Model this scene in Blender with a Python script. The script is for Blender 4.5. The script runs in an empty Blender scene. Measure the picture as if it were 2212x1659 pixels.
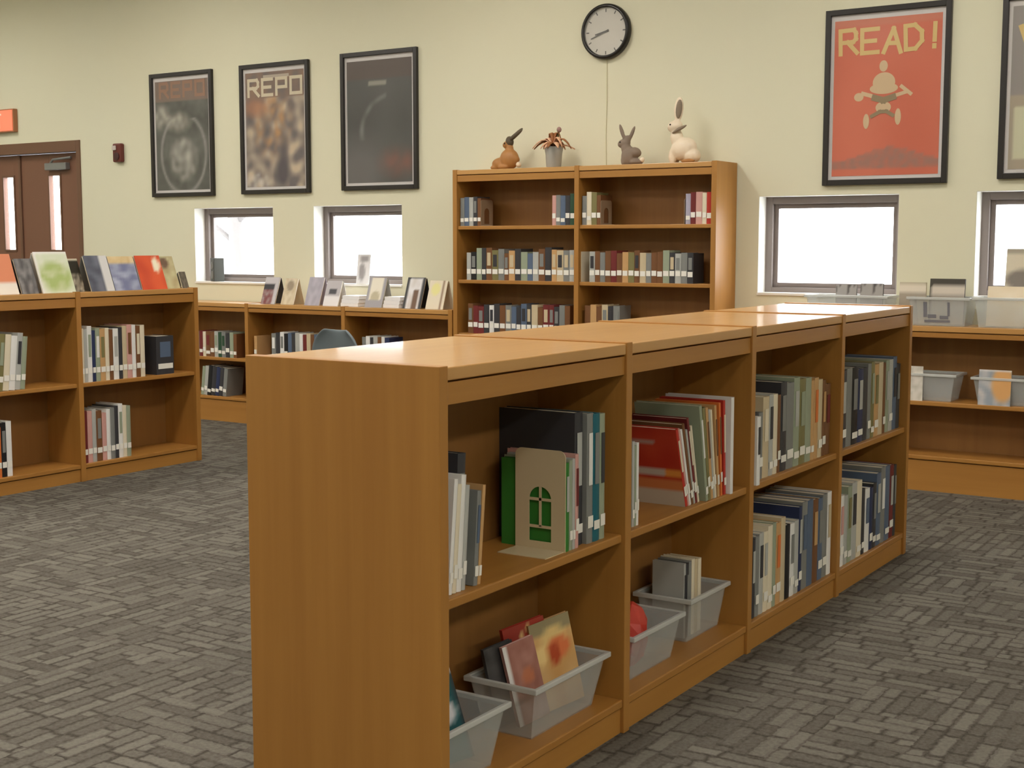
import bpy, bmesh, math, random
from mathutils import Matrix, Vector, Euler, noise as mnoise

# ---------------------------------------------------------------- camera, world, lights
scene = bpy.context.scene
C = scene.collection
R = math.radians
W_PX, H_PX, F_PX = 2212.0, 1659.0, 2905.56
cam_d = bpy.data.cameras.new('camera'); cam = bpy.data.objects.new('camera', cam_d); C.objects.link(cam)
cam_d.sensor_fit = 'HORIZONTAL'; cam_d.sensor_width = 36.0; cam_d.lens = 36.0 * F_PX / W_PX
cam_d.clip_start = 0.05; cam_d.clip_end = 300
cam.location = (0, 0, 1.465)
cam.rotation_euler = (math.pi/2 - 0.104078, 0, 0.575199)
scene.camera = cam

world = bpy.data.worlds.new('overcast_sky'); scene.world = world; world.use_nodes = True
wb = world.node_tree.nodes['Background']
wb.inputs[0].default_value = (0.93, 0.96, 1.0, 1); wb.inputs[1].default_value = 5.0

LAMP = 9.0            # strength of the ceiling fixtures
scene.view_settings.view_transform = 'Standard'; scene.view_settings.look = 'None'
scene.view_settings.exposure = 1.16; scene.view_settings.gamma = 1.0
scene.view_settings.use_curve_mapping = False
scene.cycles.use_denoising = True
scene.cycles.max_bounces = 7; scene.cycles.diffuse_bounces = 4; scene.cycles.glossy_bounces = 3; scene.cycles.transparent_max_bounces = 12
scene.cycles.sample_clamp_indirect = 6.0

random.seed(7)
# ---------------------------------------------------------------- materials
def lin(c):
    return tuple((v/255/12.92) if v/255 <= 0.04045 else ((v/255+0.055)/1.055)**2.4 for v in c)
PAL = {'cream': (222,212,188), 'white': (228,228,226), 'pale grey': (176,178,174), 'grey': (128,130,128),
 'charcoal': (58,58,62), 'black': (30,30,33), 'navy': (44,54,88), 'slate blue': (88,104,128), 'teal': (28,98,112),
 'green': (52,122,48), 'dark green': (44,76,56), 'olive': (126,120,78), 'tan': (196,156,106), 'brown': (116,78,48),
 'orange': (216,120,58), 'red': (182,52,40), 'maroon': (112,42,42), 'pink': (206,158,150), 'lavender': (172,168,188),
 'yellow': (224,194,92), 'sage': (150,160,138), 'beige': (200,184,152)}
_mats = {}
def mat(name, rgb=None, rough=0.55, spec=0.4, metal=0.0, coat=0.0, emit=None, estr=0.0):
    if name in _mats: return _mats[name]
    m = bpy.data.materials.new(name); m.use_nodes = True
    b = m.node_tree.nodes['Principled BSDF']
    if rgb: b.inputs['Base Color'].default_value = lin(rgb) + (1,)
    b.inputs['Roughness'].default_value = rough; b.inputs['Specular IOR Level'].default_value = spec
    b.inputs['Metallic'].default_value = metal; b.inputs['Coat Weight'].default_value = coat
    if emit:
        b.inputs['Emission Color'].default_value = lin(emit) + (1,); b.inputs['Emission Strength'].default_value = estr
    _mats[name] = m; return m
def col(name): return mat('paper ' + name, PAL[name], 0.45, 0.35)

class G:            # small node-graph helper
    def __init__(s, m): s.nt = m.node_tree; s.b = s.nt.nodes.get('Principled BSDF')
    def n(s, t, **kw):
        nd = s.nt.nodes.new(t)
        for k, v in kw.items(): setattr(nd, k, v)
        return nd
    def link(s, a, b): s.nt.links.new(a, b)
    def put(s, sock, v):
        if isinstance(v, (int, float)): sock.default_value = v
        elif isinstance(v, tuple): sock.default_value = v
        else: s.link(v, sock)
    def math(s, op, a, b=None, c=None, clamp=False):
        nd = s.n('ShaderNodeMath', operation=op, use_clamp=clamp)
        s.put(nd.inputs[0], a)
        if b is not None: s.put(nd.inputs[1], b)
        if c is not None: s.put(nd.inputs[2], c)
        return nd.outputs[0]
    def mixc(s, f, a, b):
        nd = s.n('ShaderNodeMix', data_type='RGBA'); s.put(nd.inputs[0], f); s.put(nd.inputs[6], a); s.put(nd.inputs[7], b)
        return nd.outputs[2]
    def white(s, x, y, z):
        cb = s.n('ShaderNodeCombineXYZ'); s.put(cb.inputs[0], x); s.put(cb.inputs[1], y); s.put(cb.inputs[2], z)
        w = s.n('ShaderNodeTexWhiteNoise', noise_dimensions='3D'); s.link(cb.outputs[0], w.inputs['Vector'])
        return w.outputs['Value']
    def noise(s, vec, scale, detail=3.0, rough=0.5):
        t = s.n('ShaderNodeTexNoise'); s.link(vec, t.inputs['Vector'])
        t.inputs['Scale'].default_value = scale; t.inputs['Detail'].default_value = detail; t.inputs['Roughness'].default_value = rough
        return t.outputs['Fac']

def wood(name, axis, a, b, rough, coat=0.0):
    if name in _mats: return _mats[name]
    m = mat(name, a, rough, 0.4, coat=coat); g = G(m)
    tc = g.n('ShaderNodeTexCoord'); mp = g.n('ShaderNodeMapping')
    sc = [22.0, 22.0, 22.0]; sc[axis] = 0.9
    mp.inputs['Scale'].default_value = sc; g.link(tc.outputs['Object'], mp.inputs['Vector'])
    n1 = g.noise(mp.outputs[0], 1.0, 4.0, 0.55)
    mp2 = g.n('ShaderNodeMapping'); sc2 = [3.0, 3.0, 3.0]; sc2[axis] = 0.25
    mp2.inputs['Scale'].default_value = sc2; g.link(tc.outputs['Object'], mp2.inputs['Vector'])
    n2 = g.noise(mp2.outputs[0], 1.3, 2.0)
    f = g.math('ADD', g.math('MULTIPLY', n1, 0.55), g.math('MULTIPLY', n2, 0.55))
    f = g.math('MULTIPLY', g.math('SUBTRACT', f, 0.3), 2.0, clamp=True)
    g.link(g.mixc(f, lin(a)+(1,), lin(b)+(1,)), g.b.inputs['Base Color'])
    g.b.inputs['Coat Roughness'].default_value = 0.07
    _mats[name] = m; return m
OAK_A, OAK_B = (178,128,62), (154,104,46)
OAK_V = wood('oak upright grain', 2, OAK_A, OAK_B, 0.42)
OAK_H = wood('oak lengthwise grain', 0, OAK_A, OAK_B, 0.42)
OAK_TOP = wood('polished oak lit top', 0, (199,153,92), (183,134,74), 0.34, 0.28)  # lighter than the other oak, overhead light put into the colour

OAK_B_ = wood('oak back darkened for shade', 2, (150,106,54), (130,88,42), 0.5)  # darker than the case oak, shelf shade put into the colour

def m_wall(name, a, b):
    m = mat(name, a, 0.7, 0.25); g = G(m)
    geo = g.n('ShaderNodeNewGeometry')
    f = g.noise(geo.outputs['Position'], 0.7, 2.0)
    g.link(g.mixc(f, lin(a)+(1,), lin(b)+(1,)), g.b.inputs['Base Color'])
    n = g.noise(geo.outputs['Position'], 120.0, 2.0)
    bp = g.n('ShaderNodeBump'); bp.inputs['Strength'].default_value = 0.06; bp.inputs['Distance'].default_value = 0.002
    g.link(n, bp.inputs['Height']); g.link(bp.outputs[0], g.b.inputs['Normal'])
    return m
WALL = m_wall('cream green wall paint', (222,222,200), (221,216,188))
CEIL = m_wall('white ceiling', (225,225,220), (218,218,212))

def m_carpet():
    m = mat('basket weave carpet', (110,104,92), 0.95, 0.1); g = G(m)
    geo = g.n('ShaderNodeNewGeometry'); sp = g.n('ShaderNodeSeparateXYZ'); g.link(geo.outputs['Position'], sp.inputs[0])
    nv = g.n('ShaderNodeTexNoise'); g.link(geo.outputs['Position'], nv.inputs['Vector']); nv.inputs['Scale'].default_value = 38.0; nv.inputs['Detail'].default_value = 2.0
    ns = g.n('ShaderNodeSeparateXYZ'); g.link(nv.outputs['Color'], ns.inputs[0])
    S = 1/0.27
    x = g.math('MULTIPLY', g.math('ADD', sp.outputs[0], g.math('MULTIPLY', ns.outputs[0], 0.022)), S)
    y = g.math('MULTIPLY', g.math('ADD', sp.outputs[1], g.math('MULTIPLY', ns.outputs[1], 0.022)), S)
    cx, cy = g.math('FLOOR', x), g.math('FLOOR', y); fx, fy = g.math('FRACT', x), g.math('FRACT', y)
    o = g.math('GREATER_THAN', g.white(cx, cy, 3.0), 0.5)
    def lerp(a, b): return g.math('ADD', g.math('MULTIPLY', a, g.math('SUBTRACT', 1.0, o)), g.math('MULTIPLY', b, o))
    u, v = lerp(fx, fy), lerp(fy, fx)
    su = g.math('MULTIPLY', u, 5.0); sid = g.math('FLOOR', su); sf = g.math('FRACT', su)
    sv = g.math('ADD', g.math('MULTIPLY', v, 1.5), g.white(g.math('ADD', cx, g.math('MULTIPLY', sid, 0.37)), cy, 9.0))
    seg = g.math('FLOOR', sv); vf = g.math('FRACT', sv)
    val = g.white(g.math('ADD', cx, g.math('MULTIPLY', sid, 0.21)), g.math('ADD', cy, g.math('MULTIPLY', seg, 0.17)), 1.0)
    ln = g.white(g.math('ADD', cx, g.math('MULTIPLY', sid, 0.13)), cy, 5.0)
    e1 = g.math('MULTIPLY', g.math('SUBTRACT', 0.5, g.math('ABSOLUTE', g.math('SUBTRACT', sf, 0.5))), 5.0, clamp=True)
    e1 = g.math('MAXIMUM', e1, g.math('MULTIPLY', ln, 0.9))
    e2 = g.math('MULTIPLY', g.math('SUBTRACT', 0.5, g.math('ABSOLUTE', g.math('SUBTRACT', vf, 0.5))), 14.0, clamp=True)
    f = g.math('MULTIPLY', g.math('MULTIPLY', e1, e2), g.math('ADD', 0.35, g.math('MULTIPLY', val, 0.6)), clamp=True)
    f = g.math('ADD', f, g.math('MULTIPLY', g.math('SUBTRACT', g.noise(geo.outputs['Position'], 70.0, 4.0, 0.65), 0.5), 1.1), clamp=True)
    g.link(g.mixc(f, lin((68,63,56))+(1,), lin((119,115,106))+(1,)), g.b.inputs['Base Color'])
    bp = g.n('ShaderNodeBump'); bp.inputs['Strength'].default_value = 0.5; bp.inputs['Distance'].default_value = 0.006
    g.link(f, bp.inputs['Height']); g.link(bp.outputs[0], g.b.inputs['Normal'])
    return m
CARPET = m_carpet()

def m_clear(name, rgb, transp, rough=0.25):
    m = mat(name, rgb, rough, 0.5); g = G(m)
    out = g.nt.nodes['Material Output']; tr = g.n('ShaderNodeBsdfTransparent'); mx = g.n('ShaderNodeMixShader')
    mx.inputs[0].default_value = transp
    g.link(g.b.outputs[0], mx.inputs[1]); g.link(tr.outputs[0], mx.inputs[2]); g.link(mx.outputs[0], out.inputs[0])
    return m
GLASS = m_clear('window glass', (235,240,242), 0.93, 0.02)
POSTER_GLASS = m_clear('poster acrylic', (120,120,125), 0.93, 0.12)
BIN = m_clear('clear frosted plastic', (206,210,208), 0.66, 0.2)
BIN_RIM = m_clear('thick plastic rim', (214,216,212), 0.35, 0.2)
PAGES = mat('page edges', (226,218,198), 0.8, 0.2)
LABEL = mat('white spine label', (236,234,226), 0.5, 0.3)
BLACK = mat('black frame', (34,30,28), 0.35, 0.5)
MATW = mat('white mount', (226,222,220), 0.6)
DARKM = mat('glare lifted bronze frame', (130,120,116), 0.4, 0.5)  # tone raised, window glare put into the frame colour
REVEAL = mat('white reveal paint', (232,230,224), 0.6)
DOORM = mat('brown door', (124,88,70), 0.45)
DOORF = mat('brown door frame', (112,82,64), 0.4)
STEEL = mat('brushed closer', (136,138,138), 0.4, 0.5, 0.4)
METALB = mat('beige steel', (206,190,156), 0.4, 0.5)

def vcol_mat(name='printed paper', rough=0.4):
    if name in _mats: return _mats[name]
    m = mat(name, (200,200,200), rough, 0.4); g = G(m)
    a = g.n('ShaderNodeVertexColor'); a.layer_name = 'print'; g.link(a.outputs[0], g.b.inputs['Base Color'])
    return m
PRINT = vcol_mat()

# ---------------------------------------------------------------- mesh helpers
class MB:
    def __init__(s): s.v = []; s.f = []; s.smooth = False
    def add(s, vs, fs):
        o = len(s.v); s.v += [tuple(v) for v in vs]; s.f += [tuple(i+o for i in f) for f in fs]; return s
    def box(s, x0, y0, z0, x1, y1, z1):
        return s.add([(x0,y0,z0),(x1,y0,z0),(x1,y1,z0),(x0,y1,z0),(x0,y0,z1),(x1,y0,z1),(x1,y1,z1),(x0,y1,z1)],
            [(0,3,2,1),(4,5,6,7),(0,1,5,4),(1,2,6,5),(2,3,7,6),(3,0,4,7)])
    def tube(s, pts, r, n=8):
        pts = [Vector(p) for p in pts]; rings = []
        rr = r if isinstance(r, (list, tuple)) else [r]*len(pts)
        for i, p in enumerate(pts):
            d = (pts[min(i+1, len(pts)-1)] - pts[max(i-1, 0)]).normalized()
            a = d.orthogonal().normalized() if not rings else (rings[-1][1] - d*rings[-1][1].dot(d)).normalized()
            rings.append((p, a, d.cross(a), rr[i]))
        vs = [p + (a*math.cos(2*math.pi*k/n) + b*math.sin(2*math.pi*k/n))*q for p, a, b, q in rings for k in range(n)]
        fs = [(i*n+k, i*n+(k+1)%n, (i+1)*n+(k+1)%n, (i+1)*n+k) for i in range(len(pts)-1) for k in range(n)]
        fs += [tuple(range(n-1, -1, -1)), tuple((len(pts)-1)*n+k for k in range(n))]
        return s.add(vs, fs)
    def lathe(s, prof, c=(0,0,0), n=28, axis='z'):
        vs = []
        for r_, h in prof:
            for k in range(n):
                a = 2*math.pi*k/n
                vs.append((c[0]+r_*math.cos(a), c[1]+r_*math.sin(a), c[2]+h) if axis == 'z' else (c[0]+r_*math.cos(a), c[1]-h, c[2]+r_*math.sin(a)))
        fs = [(i*n+k, i*n+(k+1)%n, (i+1)*n+(k+1)%n, (i+1)*n+k) for i in range(len(prof)-1) for k in range(n)]
        fs += [tuple(range(n-1, -1, -1)), tuple((len(prof)-1)*n+k for k in range(n))]
        return s.add(vs, fs)
    def ell(s, c, r, rot=(0,0,0), n=16, m=10):
        M_ = Euler([R(a) for a in rot]).to_matrix(); c = Vector(c)
        vs = [c + M_ @ Vector((0,0,r[2]))]
        for i in range(1, m):
            t = math.pi*i/m
            for k in range(n):
                a = 2*math.pi*k/n
                vs.append(c + M_ @ Vector((r[0]*math.sin(t)*math.cos(a), r[1]*math.sin(t)*math.sin(a), r[2]*math.cos(t))))
        vs.append(c + M_ @ Vector((0,0,-r[2])))
        fs = [(0, 1+k, 1+(k+1)%n) for k in range(n)]
        for i in range(m-2):
            fs += [(1+i*n+k, 1+(i+1)*n+k, 1+(i+1)*n+(k+1)%n, 1+i*n+(k+1)%n) for k in range(n)]
        L = len(vs)-1
        fs += [(L, 1+(m-2)*n+(k+1)%n, 1+(m-2)*n+k) for k in range(n)]
        return s.add(vs, fs)
    def stroke(s, pts, w, y=0.0, y1=None):       # flat lettering stroke in the xz plane, facing -y
        for a, b in zip(pts[:-1], pts[1:]):
            s.lay = getattr(s, 'lay', 0.0) + 0.00012; y_ = y - s.lay
            dx, dz = b[0]-a[0], b[1]-a[1]; L = math.hypot(dx, dz) or 1e-6
            ux, uz = dx/L*w/2, dz/L*w/2; px, pz = -uz, ux
            A, B = (a[0]-ux, a[1]-uz), (b[0]+ux, b[1]+uz)
            s.add([(A[0]-px,y_,A[1]-pz),(B[0]-px,y_,B[1]-pz),(B[0]+px,y_,B[1]+pz),(A[0]+px,y_,A[1]+pz)], [(0,1,2,3)])
        return s
    def disc(s, cx, cz, rx, rz, y, n=24):
        s.lay = getattr(s, 'lay', 0.0) + 0.00012
        return s.add([(cx+rx*math.cos(2*math.pi*k/n), y-s.lay, cz+rz*math.sin(2*math.pi*k/n)) for k in range(n)], [tuple(range(n))])
    def build(s, name, m, parent=None, bevel=0.0, smooth=False):
        me = bpy.data.meshes.new(name); me.from_pydata(s.v, [], s.f); me.update()
        if m: me.materials.append(m)
        if smooth: me.polygons.foreach_set('use_smooth', [True]*len(me.polygons))
        o = bpy.data.objects.new(name, me); C.objects.link(o)
        if parent: o.parent = parent
        if bevel:
            b = o.modifiers.new('bevel', 'BEVEL'); b.width = bevel; b.segments = 2; b.limit_method = 'ANGLE'
        return o
def box(name, m, parent, *a, bevel=0.0):
    return MB().box(*a).build(name, m, parent, bevel)
def tag(o, label=None, cat=None, group=None, kind=None):
    if label: o['label'] = label
    if cat: o['category'] = cat
    if group: o['group'] = group
    if kind: o['kind'] = kind
    return o
def thing(name, label, cat, loc=(0,0,0), rot=(0,0,0), group=None):
    o = bpy.data.objects.new(name, None); C.objects.link(o); o.empty_display_size = 0.05
    o.location = loc; o.rotation_euler = rot
    return tag(o, label, cat, group)
def struct(o): o['kind'] = 'structure'; return o
def printed(name, w, h, fn, nx, ny, parent, x0=0.0, y=0.0, z0=0.0, m=None):
    """flat print: grid in xz facing -y, colours from fn(u,v) -> sRGB 0-255"""
    vs = [(x0+w*i/nx, y, z0+h*j/ny) for j in range(ny+1) for i in range(nx+1)]
    fs = [(j*(nx+1)+i, j*(nx+1)+i+1, (j+1)*(nx+1)+i+1, (j+1)*(nx+1)+i) for j in range(ny) for i in range(nx)]
    me = bpy.data.meshes.new(name); me.from_pydata(vs, [], fs); me.materials.append(m or PRINT)
    at = me.color_attributes.new('print', 'FLOAT_COLOR', 'POINT')
    for k in range(len(vs)):
        i, j = k % (nx+1), k // (nx+1); at.data[k].color = lin(tuple(max(0, min(255, q)) for q in fn(i/nx, j/ny))) + (1,)
    o = bpy.data.objects.new(name, me); C.objects.link(o); o.parent = parent
    return o
def nz(x, y, s=0.0): return mnoise.noise(Vector((x, y, s)))
def mixr(a, b, t): t = max(0.0, min(1.0, t)); return tuple(p*(1-t)+q*t for p, q in zip(a, b))
def blob(u, v, cx, cy, rx, ry, soft=0.35):
    d = math.hypot((u-cx)/rx, (v-cy)/ry); return max(0.0, min(1.0, (1-d)/soft + 0.5))

# ---------------------------------------------------------------- the room
WY = 8.29; X0, X1, YB, ZC = -13.2, 6.4, -4.2, 4.0
OPEN = [(-8.63,-7.72,1.125,1.765), (-7.28,-6.385,1.13,1.765), (-3.457,-2.54,1.13,1.77), (-2.075,-1.16,1.135,1.775), (-11.92,-10.07,0.0,2.405)]
struct(box('floor', CARPET, None, X0, YB, -0.1, X1, WY+0.3, 0.0))
struct(box('ceiling', CEIL, None, X0-0.2, YB-0.2, ZC, X1+0.2, WY+0.25, ZC+0.15))
def wall_with_holes():
    mb = MB(); T = 0.25
    xs = sorted({X0, X1, *[q for o in OPEN for q in o[:2]]}); zs = sorted({0.0, ZC, *[q for o in OPEN for q in o[2:]]})
    for a, b in zip(xs[:-1], xs[1:]):
        for c, d in zip(zs[:-1], zs[1:]):
            mx, mz = (a+b)/2, (c+d)/2
            if any(o[0] < mx < o[1] and o[2] < mz < o[3] for o in OPEN): continue
            mb.add([(a,WY,c),(b,WY,c),(b,WY,d),(a,WY,d)], [(0,1,2,3)]); mb.add([(a,WY+T,c),(b,WY+T,c),(b,WY+T,d),(a,WY+T,d)], [(3,2,1,0)])
    for a, b, c, d in OPEN:
        mb.add([(a,WY,c),(a,WY,d),(a,WY+T,d),(a,WY+T,c)], [(0,1,2,3)]); mb.add([(b,WY,c),(b,WY,d),(b,WY+T,d),(b,WY+T,c)], [(3,2,1,0)])
        mb.add([(a,WY,d),(b,WY,d),(b,WY+T,d),(a,WY+T,d)], [(0,1,2,3)])
        mb.add([(a,WY,c),(b,WY,c),(b,WY+T,c),(a,WY+T,c)], [(3,2,1,0)])
    mb.add([(X0,WY,0),(X0,WY,ZC),(X0,WY+T,ZC),(X0,WY+T,0)], [(0,1,2,3)]); mb.add([(X1,WY,0),(X1,WY,ZC),(X1,WY+T,ZC),(X1,WY+T,0)], [(3,2,1,0)])
    return mb.build('wall_back', WALL)
struct(wall_with_holes())
struct(box('wall_left', WALL, None, X0-0.2, YB, 0, X0, WY+0.25, ZC))
struct(box('wall_right', WALL, None, X1, YB, 0, X1+0.2, WY+0.25, ZC))
struct(box('wall_front', WALL, None, X0-0.2, YB-0.2, 0, X1+0.2, YB, ZC))
for i, (a, b, c, d) in enumerate(OPEN[:4]):
    w = bpy.data.objects.new('window_%d' % (i+1), None); C.objects.link(w); w.location = (a, WY, c); struct(w)
    W_, H_ = b-a, d-c
    # white plaster lining of the reveal, frame, sash, pane
    L = MB(); t = 0.002
    L.box(0.0005,0.002,0.0005,t,0.12,H_-0.0005).box(W_-t,0.002,0.0005,W_-0.0005,0.12,H_-0.0005).box(t,0.002,H_-t,W_-t,0.12,H_-0.0005)
    L.build('reveal_lining', REVEAL, w)
    box('window_sill', REVEAL, w, 0.0005, -0.012, 0.0005, W_-0.0005, 0.12, 0.016)
    fr = MB(); F = 0.048
    fr.box(0.001,0.12,0.001,F,0.20,H_-0.001).box(W_-F,0.12,0.001,W_-0.001,0.20,H_-0.001).box(F,0.12,H_-F,W_-F,0.20,H_-0.001).box(F,0.12,0.001,W_-F,0.20,F)
    fr.build('window_frame', DARKM, w, 0.002)
    sa = MB(); q = F; S2 = 0.03
    sa.box(q,0.15,q,q+S2,0.18,H_-q).box(W_-q-S2,0.15,q,W_-q,0.18,H_-q).box(q+S2,0.15,H_-q-S2,W_-q-S2,0.18,H_-q).box(q+S2,0.15,q,W_-q-S2,0.18,q+S2)
    sa.build('sash', DARKM, w, 0.002)
    box('pane', GLASS, w, q+S2, 0.163, q+S2, W_-q-S2, 0.168, H_-q-S2)
# double door
a, b, c, d = OPEN[4]
fr = MB(); fr.box(a,WY-0.012,0,a+0.05,WY+0.14,d).box(b-0.05,WY-0.012,0,b,WY+0.14,d).box(a+0.05,WY-0.012,d-0.10,b-0.05,WY+0.14,d)
struct(fr.build('trim_1', DOORF, None, 0.003))
midx = (a+b)/2
for i, (l, r_) in enumerate(((a+0.052, midx-0.002), (midx+0.002, b-0.052))):
    dr = bpy.data.objects.new('door_%d' % (i+1), None); C.objects.link(dr); dr.location = (l, WY+0.06, 0.006); struct(dr)
    w_ = r_-l; sl = (0.46, 0.61) if i == 1 else (0.60, 0.75); sl = (sl[0]-0.06, sl[1]-0.06) if i == 1 else sl
    z0, z1, top = 1.40, 2.09, d-0.11
    lf = MB(); lf.box(0,0,0,sl[0],0.045,top).box(sl[1],0,0,w_,0.045,top).box(sl[0],0,0,sl[1],0.045,z0).box(sl[0],0,z1,sl[1],0.045,top)
    lf.build('leaf', DOORM, dr, 0.0015)
    be = MB(); e = 0.018
    be.box(sl[0]-e,-0.007,z0-e,sl[0],0.0,z1+e).box(sl[1],-0.007,z0-e,sl[1]+e,0.0,z1+e).box(sl[0],-0.007,z1,sl[1],0.0,z1+e).box(sl[0],-0.007,z0-e,sl[1],0.0,z0)
    be.build('glazing_bead', DOORF, dr)
    box('pane', GLASS, dr, sl[0], 0.02, z0, sl[1], 0.026, z1)
    if i == 0: box('astragal', DOORF, dr, w_-0.03, -0.016, 0, w_-0.0005, -0.0005, top, bevel=0.003)
    cl = MB(); q = (0.40, 0.70) if i == 1 else (0.12, 0.42)
    cl.box(q[0],-0.055,2.14,q[1],-0.0005,2.205); co = cl.build('door_closer', STEEL, dr, 0.006)
    MB().tube([(q[0]+0.06,-0.03,2.205),(q[0]+0.12,-0.05,2.235),(q[1]+0.05 if i else q[1],-0.03,2.25)], 0.011).build('closer_arm', STEEL, co)
    bar = MB(); bar.box(0.08,-0.07,1.0,w_-0.08,-0.03,1.06).box(0.08,-0.03,0.98,0.14,-0.0005,1.08).box(w_-0.14,-0.03,0.98,w_-0.08,-0.0005,1.08)
    bar.build('push_bar', STEEL, dr, 0.004)
struct(box('baseboard_back', mat('dark vinyl base', (70,62,56), 0.5), None, -10.06, WY-0.008, 0.0, X1-0.01, WY-0.0005, 0.10))
# outdoors
gr = MB(); gr.add([(-90,WY+0.26,-0.15),(60,WY+0.26,-0.15),(60,160,-0.15),(-90,160,-0.15)], [(0,1,2,3)])
struct(gr.build('ground', mat('snowy ground', (226,228,230), 0.9)))
random.seed(3)
tr = thing('bare_tree', 'pale bare tree outside, seen through the leftmost window', 'tree', (-17.2,17.5,-0.15))
BARK = mat('pale grey bark', (92,88,86), 0.9)
MB().tube([(0,0,0),(0.06,0,1.2),(-0.03,0,2.3),(0.1,0,3.6),(0.02,0,5.2)], [0.17,0.14,0.12,0.08,0.03], 10).build('trunk', BARK, tr, smooth=True)
for k in range(9):
    z = 1.6+0.38*k; s = 1 if k % 2 else -1; L = 1.5-0.1*k
    MB().tube([(0.02,0,z),(s*L*0.45,0.1*math.sin(k),z+0.45),(s*L,0.2*math.sin(k*2.),z+1.2)], [0.055,0.035,0.01], 6).build('branch', BARK, tr, smooth=True)

# ceiling light fixtures, unseen; right-hand columns added as fill
DIFF = mat('lit diffuser', (255,250,242), 0.5, emit=(255,248,238), estr=LAMP)
DIFF_FILL = mat('boosted fill diffuser', (255,250,242), 0.5, emit=(255,248,238), estr=LAMP*1.4)  # stronger panels added to brighten the long case front from the right
HOUS = mat('white housing', (225,225,222), 0.5)
nth = ['first','second','third','fourth','fifth','sixth','seventh','eighth','ninth','tenth','eleventh','twelfth','thirteenth','fourteenth','fifteenth','sixteenth','seventeenth','eighteenth','nineteenth','twentieth','twenty-first','twenty-second','twenty-third','twenty-fourth','twenty-fifth','twenty-sixth','twenty-seventh','twenty-eighth']
for i, x in enumerate((-11.2, -8.2, -5.2, -2.2, 0.4, 3.4)):
    for j, y in enumerate((-2.2, 0.6, 3.4, 6.2)):
        if (i == 4 and j != 1) or (j == 0 and i in (2, 3)): continue          # panels left out to darken the right aisle floor and end panel
        t = thing('ceiling_light', 'unseen lit ceiling light panel, %s column from left, %s row from the window wall' % (nth[i], nth[3-j]), 'ceiling light', (x, y, ZC), group='ceiling light panels')
        h = MB(); h.box(-0.32,-0.62,-0.06,0.32,-0.60,-0.0005).box(-0.32,0.60,-0.06,0.32,0.62,-0.0005).box(-0.32,-0.60,-0.06,-0.30,0.60,-0.0005).box(0.30,-0.60,-0.06,0.32,0.60,-0.0005)
        h.build('housing', HOUS, t); box('diffuser', DIFF_FILL if i == 5 else DIFF, t, -0.30, -0.60, -0.05, 0.30, 0.60, -0.04)

# ---------------------------------------------------------------- bookcases
def bay(label, org, rz, w, H, D, levels, bottom, double=False, last=False, first=False, group=None, fz=0.095, t=0.036):
    o = thing('bookcase', label, 'bookcase', org, (0,0,rz), group)
    h = t/2
    box('upright', OAK_V, o, -h, 0, 0, h, D, H, bevel=0.002)
    if last: box('upright', OAK_V, o, w-h, 0, 0, w+h, D, H, bevel=0.002)
    box('top_board', OAK_TOP, o, h, 0.003, H-0.036, w-h, D-0.003, H-0.004, bevel=0.003)
    box('fascia', OAK_H, o, h, 0.008, H-fz, w-h, 0.028, H-0.041, bevel=0.001)
    bk = D/2 if double else D-0.02
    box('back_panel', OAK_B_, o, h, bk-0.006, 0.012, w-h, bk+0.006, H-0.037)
    for s in (0, 1):
        if s == 1 and not double: break
        def span(a, b):        # depth range mirrored for the rear side
            return (a, b) if s == 0 else (D-b, D-a)
        if s: box('fascia', OAK_H, o, h, D-0.028, H-fz, w-h, D-0.008, H-0.041)
        for z in levels:
            y0, y1 = span(0.012, bk-0.007 if s == 0 else D-bk-0.007)
            box('shelf', OAK_H, o, h+0.0005, y0, z-0.026, w-h-0.0005, y1, z, bevel=0.004)
        y0, y1 = span(0.004, bk-0.007 if s == 0 else D-bk-0.007)
        box('bottom_shelf', OAK_H, o, h+0.0005, y0, bottom-0.025, w-h-0.0005, y1, bottom, bevel=0.004)
        y0, y1 = span(0.012, 0.03)
        box('kick_plate', OAK_H, o, h+0.0005, y0, 0.0, w-h-0.0005, y1, bottom-0.030)
    return o
MX, MH, MD = -1.846, 1.178, 0.62
MY = [2.552+0.93*i for i in range(5)]
mn = ['nearest bay of the long oak bookcase, holding a bookend and two bins', 'second bay of the long oak bookcase, books leaning above clear bins',
      'third bay of the long oak bookcase, both shelves full of books', 'farthest bay of the long oak bookcase, nearest the window wall']
for i in range(4):
    bay(mn[i], (MX, MY[i], 0), R(90), 0.93, MH, MD, [0.608], 0.105, True, last=(i == 3), group='bays of the long bookcase')
LX, LY = -6.69, [4.485, 5.455]
bay('left bay of the oak case at left, cut by the picture edge', (LX, LY[0], 0), R(90), 0.97, 1.172, 0.62, [0.608], 0.105, True, group='bays of the left bookcase')
bay('right bay of the oak case at left, displayed books on top', (LX, LY[1], 0), R(90), 0.97, 1.172, 0.62, [0.608], 0.105, True, last=True, group='bays of the left bookcase')
CY, CD = 7.96, 0.322
WXL = [-8.735, -7.725, -6.71]
for i, (x, n) in enumerate(zip(WXL, ('left', 'middle', 'right'))):
    bay('%s bay of the low oak case under the two left windows' % n, (x, CY, 0), 0, 1.011, 0.985, CD, [0.53], 0.205, last=(i == 2), group='bays of the low wall case', fz=0.072)
TX = [-5.652, -4.640]
bay('left half of the tall oak bookcase against the wall', (TX[0], CY, 0), 0, 1.012, 1.990, CD, [1.59, 1.205, 0.82, 0.45], 0.12, group='halves of the tall bookcase', fz=0.085)
bay('right half of the tall oak bookcase against the wall', (TX[1], CY, 0), 0, 1.012, 1.990, CD, [1.59, 1.205, 0.82, 0.45], 0.12, last=True, group='halves of the tall bookcase', fz=0.085)
RX = [-3.56, -2.55, -1.54]
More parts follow.
